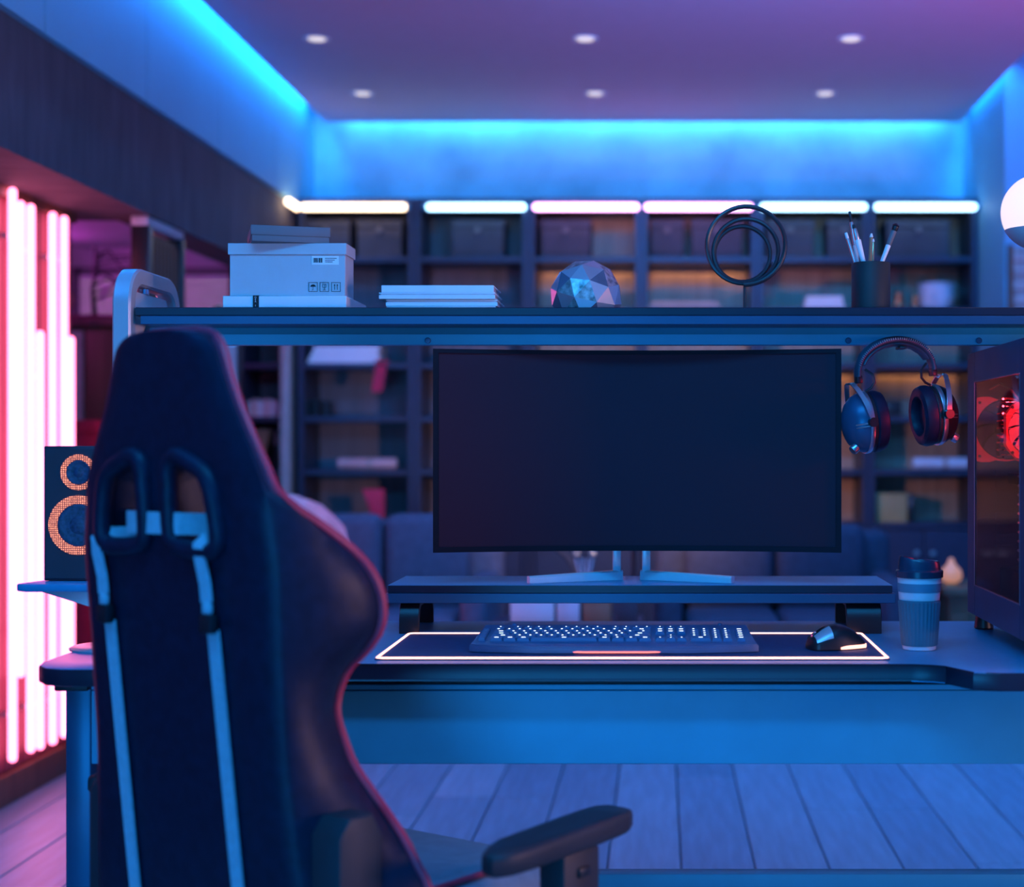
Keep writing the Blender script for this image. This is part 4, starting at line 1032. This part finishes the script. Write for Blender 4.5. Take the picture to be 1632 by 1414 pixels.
obj('bar', MB().box(hc.x-.004, hc.x+.012, 3.055, 3.112, 1.3135, 1.3165, .001), M['plastic'], t); obj('tab', MB().box(hc.x-.004, hc.x+.012, 3.108, 3.112, 1.3135, 1.3232, .001), M['plastic'], t)

# ================================================================== PC TOWER
PX0, PX1, PYF, PYB, PZB, PZT = .635, .875, 2.60, 3.20, .781, 1.310
pc = thing('pc_tower', 'dark blue computer tower with glass side and red-lit fans', 'computer', (.755, 2.9, DZ))
GY0, GY1, GZ0, GZ1 = 2.738, 3.128, .8425, 1.249
tq = .004
st = obj('side_panel', MB().box(PX0, PX0+tq, PYF, GY0, PZB, PZT, .0008, 1).box(PX0, PX0+tq, GY1, PYB, PZB, PZT, .0008, 1).box(PX0, PX0+tq, GY0, GY1, PZB, GZ0, .0008, 1).box(PX0, PX0+tq, GY0, GY1, GZ1, PZT, .0008, 1), M['pccase'], pc)
obj('glass_pane', MB().box(PX0+.0015, PX0+.0035, GY0, GY1, GZ0, GZ1), MATS['smoked_glass'], pc, label='smoked glass window')
obj('window_rim', MB().box(PX0-.001, PX0+.004, GY0-.002, GY0, GZ0, GZ1).box(PX0-.001, PX0+.004, GY1, GY1+.002, GZ0, GZ1).box(PX0-.001, PX0+.004, GY0-.002, GY1+.002, GZ0-.002, GZ0).box(PX0-.001, PX0+.004, GY0-.002, GY1+.002, GZ1, GZ1+.002), M['lidrim'], pc)
obj('far_panel', MB().box(PX1-tq, PX1, PYF, PYB, PZB, PZT), M['pccase'], pc)
obj('top_panel', MB().box(PX0+tq, PX1-tq, PYF, PYB, PZT-.006, PZT), M['pccase'], pc)
obj('bottom_panel', MB().box(PX0+tq, PX1-tq, PYF, PYB, PZB, PZB+.006), M['pccase'], pc)
obj('front_panel', MB().box(PX0+tq, PX1-tq, PYF, PYF+.006, PZB+.006, PZT-.006), M['pccase'], pc)
obj('rear_panel', MB().box(PX0+tq, PX1-tq, PYB-.005, PYB, PZB+.006, PZT-.006), M['pcdark'], pc)
for x in (PX0+.025, PX1-.025):
    for y in (PYF+.05, PYB-.04): obj('foot', MB().lathe([(.018, 0), (.02, .003), (.016, PZB-DZ)], (x, y, DZ), seg=16), M['plastic'], pc)
obj('motherboard', MB().box(PX1-.02, PX1-.016, 2.80, 3.19, .93, 1.25), M['pcdark'], pc)
def fan(name, c, r, fm, bm_, hubm, octo):
    f_ = MB(); hs = r*1.07; th_ = .022
    n_ = 40
    if octo: outer = [(hs*a, hs*b) for a, b in ((-1, -.55), (-.62, -1), (.62, -1), (1, -.55), (1, .55), (.62, 1), (-.62, 1), (-1, .55))]
    else: outer = [(hs*a, hs*b) for a, b in ((-1, -.9), (-.9, -1), (.9, -1), (1, -.9), (1, .9), (.9, 1), (-.9, 1), (-1, .9))]
    def radial(q):
        d = Vector((math.cos(q), math.sin(q))); best = 9
        for i in range(len(outer)):
            a, b = Vector(outer[i]), Vector(outer[(i+1) % len(outer)]); e = b-a
            den = d.x*e.y-d.y*e.x
            if abs(den) > 1e-9:
                t_ = (a.x*e.y-a.y*e.x)/den; u_ = (a.x*d.y-a.y*d.x)/den
                if t_ > 0 and -1e-6 <= u_ <= 1+1e-6: best = min(best, t_)
        return best
    rws = []
    for i in range(n_+1):
        q = 2*PI*i/n_; ro = radial(q) if not octo else radial(q)
        ro2 = ro if abs(math.cos(2*q)) < .75 or octo else r*1.045       # frame is pinched between its corner lugs
        rws.append([(c[0]+r*math.cos(q), c[1], c[2]+r*math.sin(q)), (c[0]+ro2*math.cos(q), c[1], c[2]+ro2*math.sin(q)), (c[0]+ro2*math.cos(q), c[1]+th_, c[2]+ro2*math.sin(q)), (c[0]+r*math.cos(q), c[1]+th_, c[2]+r*math.sin(q))])
    f_.loft(rws, cap=False); fr_ = obj(name, f_, fm, pc)
    k_ = hs*(.82 if not octo else .78)
    for a in (-1, 1):
        for b in (-1, 1): obj('screw', MB().cyl((c[0]+a*k_, c[1]-.0008, c[2]+b*k_), (c[0]+a*k_, c[1]+.002, c[2]+b*k_), .0032, seg=10), M['ink'], fr_)
    for k in range(9):
        q0 = 2*PI*k/9; rws = []
        for j in range(7):
            rr_ = r*.34+(r*.95-r*.34)*j/6; w0 = q0+.35*(j/6)**1.3; w1 = w0+.62
            rws.append([(c[0]+rr_*math.cos(w0), c[1]+.005, c[2]+rr_*math.sin(w0)), (c[0]+rr_*math.cos((w0+w1)/2), c[1]+.010, c[2]+rr_*math.sin((w0+w1)/2)), (c[0]+rr_*math.cos(w1), c[1]+.018, c[2]+rr_*math.sin(w1))])
        b_ = MB().loft(rws, closed=False); obj('blade', b_, bm_, fr_)
    obj('hub', MB().lathe([(.001, -.001), (r*.33, 0), (r*.35, .004), (r*.35, .018)], (c[0], c[1]+.003, c[2]), (0, 1, 0), 24), hubm, fr_)
fan('rear_fan', (.706, 3.16, 1.155), .062, M['ledfan'], M['greyblade'], M['plastic'], False)
fan('cooler_fan', (.722, 2.985, 1.152), .052, M['ledfan'], M['ledblade'], M['plastic'], True)
for k in range(14): obj('cooler_fin', MB().box(.672, .772, 3.010, 3.055, 1.095+.0085*k, 1.0965+.0085*k), M['chrome'], pc)
for k in range(9): obj('heat_pipe', MB().cyl((.664, 3.0, 1.10+.014*k), (.664, 3.05, 1.10+.014*k), .0022, seg=8), M['chrome'], pc)
for k in range(8): obj('slot_cover', MB().box(.69, .72, 3.186, 3.192, .905+.022*k, .918+.022*k), M['pcdark'], pc)
for k in range(10): obj('standoff', MB().cyl((.70, 3.02, .90+.018*k), (.70, 3.028, .90+.018*k), .0028, seg=8), M['silver'], pc)
gp = obj('graphics_card', MB().box(.70, .855, 2.84, 3.12, 1.045, 1.068, .003), M['plastic'], pc)
obj('power_supply', MB().box(.70, .865, 2.98, 3.19, .79, .875, .003), M['pcdark'], pc)
obj('drive_frame', MB().box(.648, .652, 2.745, 2.785, .85, .905).box(.652, .70, 2.745, 2.75, .85, .905), M['redplastic'], pc)
obj('cable', MB().tube([(.66, 3.10, 1.235), (.665, 3.03, 1.243), (.675, 2.98, 1.228), (.69, 2.97, 1.205)], .0025, 8), M['copper'], pc)
l = bpy.data.lights.new('pc_red_light', 'POINT'); l.energy = 2.2; l.color = (1, .04, .06); l.shadow_soft_size = .03
o = bpy.data.objects.new('pc_red_light', l); COL.objects.link(o); o.location = (.70, 2.90, 1.20)
l = bpy.data.lights.new('pc_red_light', 'POINT'); l.energy = .35; l.color = (1, .06, .08); l.shadow_soft_size = .03
o = bpy.data.objects.new('pc_red_light', l); COL.objects.link(o); o.location = (.70, 2.88, .98)

# ================================================================== SPEAKER ON ITS STAND
def ring_mat():
    m = bpy.data.materials.new('perforated_glow'); m.use_nodes = True; nt = m.node_tree; b = nt.nodes['Principled BSDF']
    b.inputs['Base Color'].default_value = (.05, .02, .02, 1)
    tc = nt.nodes.new('ShaderNodeTexCoord'); vo = nt.nodes.new('ShaderNodeTexVoronoi'); vo.inputs['Scale'].default_value = 260; vo.inputs['Randomness'].default_value = .12
    nt.links.new(tc.outputs['Object'], vo.inputs['Vector'])
    mr = nt.nodes.new('ShaderNodeMapRange'); mr.inputs[1].default_value = .36; mr.inputs[2].default_value = .46; mr.inputs[3].default_value = 2.2; mr.inputs[4].default_value = .25
    nt.links.new(vo.outputs['Distance'], mr.inputs[0]); nt.links.new(mr.outputs[0], b.inputs['Emission Strength'])
    b.inputs['Emission Color'].default_value = (1, .27, .15, 1); return m
RING = ring_mat()
SPX0, SPX1, SPY, PLZ = -1.126, -.998, 2.85, .874
ss = thing('speaker_stand', 'dark desktop speaker stand with a wedge bracket and round foot', 'speaker stand', (-1.02, 2.88, DZ))
poly = [(-1.155, 2.80), (-1.135, 2.785), (-.96, 2.785), (-.945, 2.80), (-.945, 3.06), (-1.085, 3.06)]
obj('platform', MB().prism([(x, y, PLZ-.0145) for x, y in poly], (0, 0, .014), .003), M['deskblack'], ss)
obj('bracket', MB().prism([(-1.128, 2.83, PLZ-.017), (-.97, 2.83, PLZ-.017), (-.97, 2.83, PLZ-.055), (-1.03, 2.83, PLZ-.047)], (0, .16, 0), .002), M['postmetal'], ss)
obj('column', MB().lathe([(.040, .006), (.042, .02), (.041, .05), (.036, .07), (.026, .085)], (-1.0, 2.90, DZ), seg=28), M['silver'], ss)
obj('foot', MB().lathe([(.075, 0), (.076, .003), (.070, .006), (.045, .009), (.001, .009)], (-1.0, 2.85, DZ), seg=40), M['postmetal'], ss)
sk = thing('speaker', 'black bookshelf speaker with two orange-ringed cones on the stand', 'speaker', ((SPX0+SPX1)/2, 2.92, PLZ))
obj('cabinet', MB().box(SPX0, SPX1, SPY, 3.0, PLZ+.0005, 1.121, .002), M['speaker'], sk)
obj('grille_frame', MB().box(SPX0+.003, SPX1-.003, SPY-.002, SPY, PLZ+.004, 1.117, .001, 1), M['speaker'], sk)
scx = (SPX0+SPX1)/2
for yy, ro, ri, nm in ((753, 28.5, 20, 'tweeter'), (837, 47.5, 34, 'woofer')):
    z_ = CAMZ-(yy-CY)*SPY/FPX; a = ro*SPY/FPX; b = ri*SPY/FPX
    rg = obj(nm+'_ring', MB().lathe([(b, .0025), (b, .004), (a, .004), (a, .0025)], (scx, SPY, z_), (0, -1, 0), 48), RING, sk)
    obj(nm+'_cone', MB().lathe([(b, .0028), (b*.93, .0040), (b*.8, .0032), (b*.42, .0024), (b*.40, .0034), (b*.2, .0052), (.0005, .0058)], (scx, SPY, z_), (0, -1, 0), 40), M['conemat'], sk)

# ================================================================== GAMING CHAIR
TH = math.radians(35)
ch = thing('gaming_chair', 'black gaming chair with crimson piping seen from behind', 'chair', (-.692, 2.2086, 0), -TH)
def v0(z): return (.9-z)*.07
prof = [ # z, back half width, piping half width, piping depth
 (.38, .225, .25, .10), (.44, .234, .315, .15), (.50, .232, .319, .16), (.53, .229, .300, .16), (.57, .224, .278, .155), (.62, .220, .242, .145), (.665, .216, .211, .135),
 (.70, .215, .198, .13), (.745, .215, .184, .13), (.78, .215, .186, .14), (.81, .215, .200, .15), (.835, .215, .229, .155), (.865, .216, .251, .16), (.90, .217, .257, .16),
 (.935, .218, .255, .15), (.97, .217, .242, .13), (1.01, .211, .224, .085), (1.035, .206, .210, .052), (1.06, .198, .199, .030), (1.095, .183, .184, .025),
 (1.13, .166, .167, .022), (1.17, .145, .146, .022), (1.215, .126, .126, .022), (1.245, .114, .114, .024), (1.265, .101, .101, .027), (1.278, .078, .078, .032), (1.283, .045, .045, .036)]
def sample(z):
    for i in range(len(prof)-1):
        a, b = prof[i], prof[i+1]
        if a[0] <= z <= b[0]:
            p_, n_ = prof[max(i-1, 0)], prof[min(i+2, len(prof)-1)]
            t_ = (z-a[0])/(b[0]-a[0]); out = []
            for k in (1, 2, 3):
                m0 = (b[k]-p_[k])/(b[0]-p_[0])*(b[0]-a[0]) if p_ is not a else b[k]-a[k]
                m1 = (n_[k]-a[k])/(n_[0]-a[0])*(b[0]-a[0]) if n_ is not b else b[k]-a[k]
                out.append((2*t_**3-3*t_**2+1)*a[k]+(t_**3-2*t_**2+t_)*m0+(-2*t_**3+3*t_**2)*b[k]+(t_**3-t_**2)*m1)
            return out
    return prof[-1][1:]
zs = [.38+(1.24-.38)*i/58 for i in range(59)]+[1.25, 1.26, 1.268, 1.274, 1.279, 1.282, 1.283]
def half(z):
    b, w_, d = sample(z)
    k = min(1, d/.06)
    tf = .085 if z < 1.2 else .085-.035*min(1, (z-1.2)/.083)
    fd = d+.022*k+.02*(1-k)
    pts = [(0, .002), (b*.35, .0), (b*.68, .0005), (b*.88, .003), (b*.965, .008+.002*k), (b*.995, .018*max(k, .55))]
    pts += [(b+(w_-b)*.30+.012*k, .018+(d-.018)*.35) if k > .5 else (b*1.0, d*.75), (b+(w_-b)*.70+.014*k, .018+(d-.018)*.70) if k > .5 else (b, d*.9)]
    kk = min(1, max(0, (d-.03)/.06)); tf = .058+(tf-.058)*kk if z < 1.2 else min(tf, .056)
    pts += [(w_, d), (w_-.012*kk-.010*(1-kk), d+.012), (w_-.035*kk-.022*(1-kk), d+.022), (w_*(.72*kk+.66*(1-kk)), max(tf, fd-.03*k) if kk > .5 else tf-.004), (w_*.48, tf), (w_*.25, tf+.004), (0, tf+.006)]
    return pts
rows_ = []
for z in zs:
    h_ = half(z); v_ = v0(z)
    right = [(x, y+v_, z) for x, y in h_]; left = [(-x, y+v_, z) for x, y in h_[1:-1]]
    rows_.append(right+left[::-1])
bk = MB().loft(rows_)
bmesh.ops.recalc_face_normals(bk.bm, faces=bk.bm.faces[:])
HOLE = [(.032, 1.088), (.042, 1.100), (.058, 1.102), (.100, 1.084), (.114, 1.068), (.124, 1.02), (.126, .992), (.114, .978), (.05, .982), (.034, .990), (.030, 1.01)]
cut_ = MB()
HS = -.016
for s in (1, -1): cut_.prism([(s*x+HS, -.08, z) for x, z in HOLE], (0, .4, 0))
bmesh.ops.recalc_face_normals(cut_.bm, faces=cut_.bm.faces[:])
def tmpobj(mb):
    me = bpy.data.meshes.new('tmp'); mb.bm.to_mesh(me); mb.bm.free(); o = bpy.data.objects.new('tmp', me); COL.objects.link(o); return o
ta, tb_ = tmpobj(bk), tmpobj(cut_)
md = ta.modifiers.new('cut', 'BOOLEAN'); md.operation = 'DIFFERENCE'; md.object = tb_; md.solver = 'EXACT'
bpy.context.view_layer.update()
me = bpy.data.meshes.new_from_object(ta.evaluated_get(bpy.context.evaluated_depsgraph_get()))
bpy.data.objects.remove(ta); bpy.data.objects.remove(tb_)
me.name = 'backrest'; me.materials.clear(); me.materials.append(M['leather']); finish(me, 45)
o = bpy.data.objects.new('backrest', me); COL.objects.link(o); o.parent = ch; ORG[o.name] = Vector((0, 0, 0)); BR = o
pp = []
for z in zs:
    b, w_, d = sample(z); pp.append(Vector((w_, d+v0(z), z)))
full = pp+[Vector((-p.x, p.y, p.z)) for p in pp[::-1]]
obj('piping', MB().tube(full, .0076, 8), M['piping'], ch, True, label='crimson piping')
for s in (1, -1):
    n_ = len(HOLE); cen = Vector((sum(p[0] for p in HOLE)/n_, sum(p[1] for p in HOLE)/n_))
    loop = []
    for i in range(n_):
        a, b = Vector(HOLE[i]), Vector(HOLE[(i+1) % n_])
        for k in range(4):
            q = a.lerp(b, k/4); loop.append(Vector((s*q.x, v0(q.y)-.002, q.y)))
    sm = [(loop[i-2]+loop[i-1]*2+loop[i]*3+loop[(i+1) % len(loop)]*2+loop[(i+2) % len(loop)])/9 for i in range(len(loop))]
    obj('hole_rim', MB().tube([Vector((HS+s*cen.x+(p.x-s*cen.x)*1.09, p.y, cen.y+(p.z-cen.y)*1.09)) for p in sm], .0135, 10, True), M['leather'], ch, True, ang=60)
# webbing: plate between the holes, loops, buckles and the long straps
def ribbon(path, wid, th=.002):
    rws = []
    for i, p in enumerate(path):
        p = Vector(p); tn = (Vector(path[min(i+1, len(path)-1)])-Vector(path[max(i-1, 0)])).normalized()
        bb = tn.cross(Vector((0, -1, 0)))
        bb = bb.normalized() if bb.length > 1e-3 else Vector((1, 0, 0))
        nn = bb.cross(tn).normalized()
        rws.append([p+bb*wid/2+nn*th, p-bb*wid/2+nn*th, p-bb*wid/2-nn*th, p+bb*wid/2-nn*th])
    return MB().loft(rws)
obj('neck_strap', ribbon([(-.135, .055, 1.012), (-.105, .02, 1.012), (-.085, -.010, 1.012), (-.066, -.0155, 1.012), (.012, -.0155, 1.012), (.030, -.010, 1.012), (.055, .03, 1.010), (.10, .06, 1.008)], .031), M['strap'], ch, True, label='pale webbing strap between the holes')
for s, (ua, ub) in ((-1, (-.150, -.112)), (1, (.093, .121))):
    hx = -.149 if s < 0 else .082
    obj('loop', ribbon([(hx-s*.030 if s < 0 else hx+.018, .03, .992), (hx-s*.012 if s < 0 else hx+.008, -.012, .992), (hx, -.018, .984), (hx+.002, -.017, .965), (hx+.008, -.013, .93), (hx+.010, -.012, .905)], .021), M['strap'], ch, True)
    q = Vector((hx+.012, 0, 0))
    obj('buckle_tip', MB().box(q.x-.008, q.x+.008, -.017, -.008, .889, .905, .003), M['strap'], ch, True)
    obj('buckle', MB().box(q.x-.014, q.x+.014, -.018, -.004, .862, .889, .004), M['plastic'], ch, True)
    P0, P1 = Vector((hx+.014, 0, .866)), Vector((ub, 0, .44))
    pth = []
    for i in range(13):
        t_ = i/12; z_ = P0.z+(P1.z-P0.z)*t_; pth.append((P0.x+(P1.x-P0.x)*t_, v0(z_)-.0065, z_))
    obj('strap', ribbon(pth, .022), M['strap'], ch, True)
# recline hinge cover on the right, twin on the left
for s in (1, -1):
    hcx = .236 if s > 0 else .200
    obj('hinge_cover', MB().prism([(s*hcx, .045, .3), (s*hcx, .125, .3), (s*hcx, .125, .585), (s*hcx, .108, .618), (s*hcx, .065, .618), (s*hcx, .045, .595)], (s*.058, 0, 0), .006), M['armmat'], ch, True)
# seat, bolsters, piping
obj('seat_cushion', MB().box(-.20, .20, .10, .585, .36, .455, .035, 4), M['seatfab'], ch, True)
for s in (1, -1):
    rws = []
    for i in range(17):
        t_ = i/16; v_ = .12+.49*t_; w_ = .045*(1 if t_ < .8 else max(.25, 1-(t_-.8)*3.2)); zt = .475-.06*max(0, t_-.7)/.3; bc = s*(.235+.01*math.sin(t_*PI)-(0 if t_ < .85 else (t_-.85)*.35))
        rws.append([(bc+w_*math.cos(q), v_, .415+(zt-.415)*math.sin(q) if math.sin(q) > 0 else .415+.05*math.sin(q)) for q in [2*PI*k/14 for k in range(14)]])
    obj('seat_bolster', MB().loft(rws), M['seatfab'], ch, True, ang=60)
    obj('seat_piping', MB().tube([(s*(.255+.01*math.sin(i/16*PI)-(0 if i < 14 else (i-13.6)*.012)), .12+.495*i/16, .474-.06*max(0, i/16-.7)/.3) for i in range(17)], .005, 8), M['piping'], ch, True)
    obj('seat_piping', MB().tube([(s*(.283+.01*math.sin(i/16*PI)-(0 if i < 13 else (i-12.6)*.016)), .12+.505*i/16, .425-.03*max(0, i/16-.7)/.3) for i in range(17)], .005, 8), M['piping'], ch, True)
    # armrest
    inner = [(.425, .180), (.407, .21), (.392, .25), (.386, .32), (.380, .40), (.376, .46), (.378, .495)]
    outer = [(.392, .512), (.425, .512), (.442, .506), (.450, .485), (.456, .42), (.462, .32), (.465, .24), (.462, .20), (.448, .176)]
    zc = .563
    rws = []
    ol = inner+outer
    cen = Vector((sum(p[0] for p in ol)/len(ol), sum(p[1] for p in ol)/len(ol)))
    for zz, sc_ in ((-.030, .80), (-.026, .94), (-.018, 1), (-.004, 1), (.002, .985), (.005, .95), (.006, .7), (.005, .3)):
        rws.append([(s*(cen.x+(x-cen.x)*(sc_ if sc_ < .75 else 1-(1-sc_)*1.6)), cen.y+(y-cen.y)*(sc_ if sc_ < .75 else 1-(1-sc_)*.5), zc+zz) for x, y in ol])
    ap = obj('arm_pad', MB().loft(rws), M['armmat'], ch, True, ang=50)
    po = obj('arm_post', MB().box(s*.425-.024, s*.425+.024, .33, .415, .33, zc-.028, .006), M['armmat'], ch, True)
    obj('trigger', MB().box(s*.425+s*.024-.006, s*.425+s*.024+.006, .36, .385, zc-.066, zc-.052, .002), M['plastic'], po, True)
    obj('arm_bracket', MB().box(min(s*.20, s*.449), max(s*.20, s*.449), .34, .405, .325, .352, .004), M['plastic'], ch, True)
obj('mechanism', MB().box(-.13, .13, .2, .48, .315, .36, .01), M['plastic'], ch, True)
obj('gas_lift', MB().lathe([(.03, .10), (.03, .2), (.02, .2), (.02, .32)], (0, .34, 0), seg=20), M['plastic'], ch, True)
for k in range(5):
    a = 2*PI*k/5+.3; dx, dy = math.cos(a), math.sin(a)
    lg = obj('base_leg', MB().loft([[(0+dx*r_-dy*w_, .34+dy*r_+dx*w_, z_a), (dx*r_+dy*w_, .34+dy*r_-dx*w_, z_a), (dx*r_+dy*w_, .34+dy*r_-dx*w_, z_b), (dx*r_-dy*w_, .34+dy*r_+dx*w_, z_b)] for r_, w_, z_a, z_b in ((.02, .028, .085, .135), (.16, .024, .08, .115), (.31, .018, .07, .09))]), M['plastic'], ch, True)
    wx, wy = dx*.30, .34+dy*.30
    obj('caster', MB().cyl((wx-dy*.022, wy+dx*.022, .030), (wx+dy*.022, wy-dx*.022, .030), .030, seg=18), M['plastic'], lg, True)
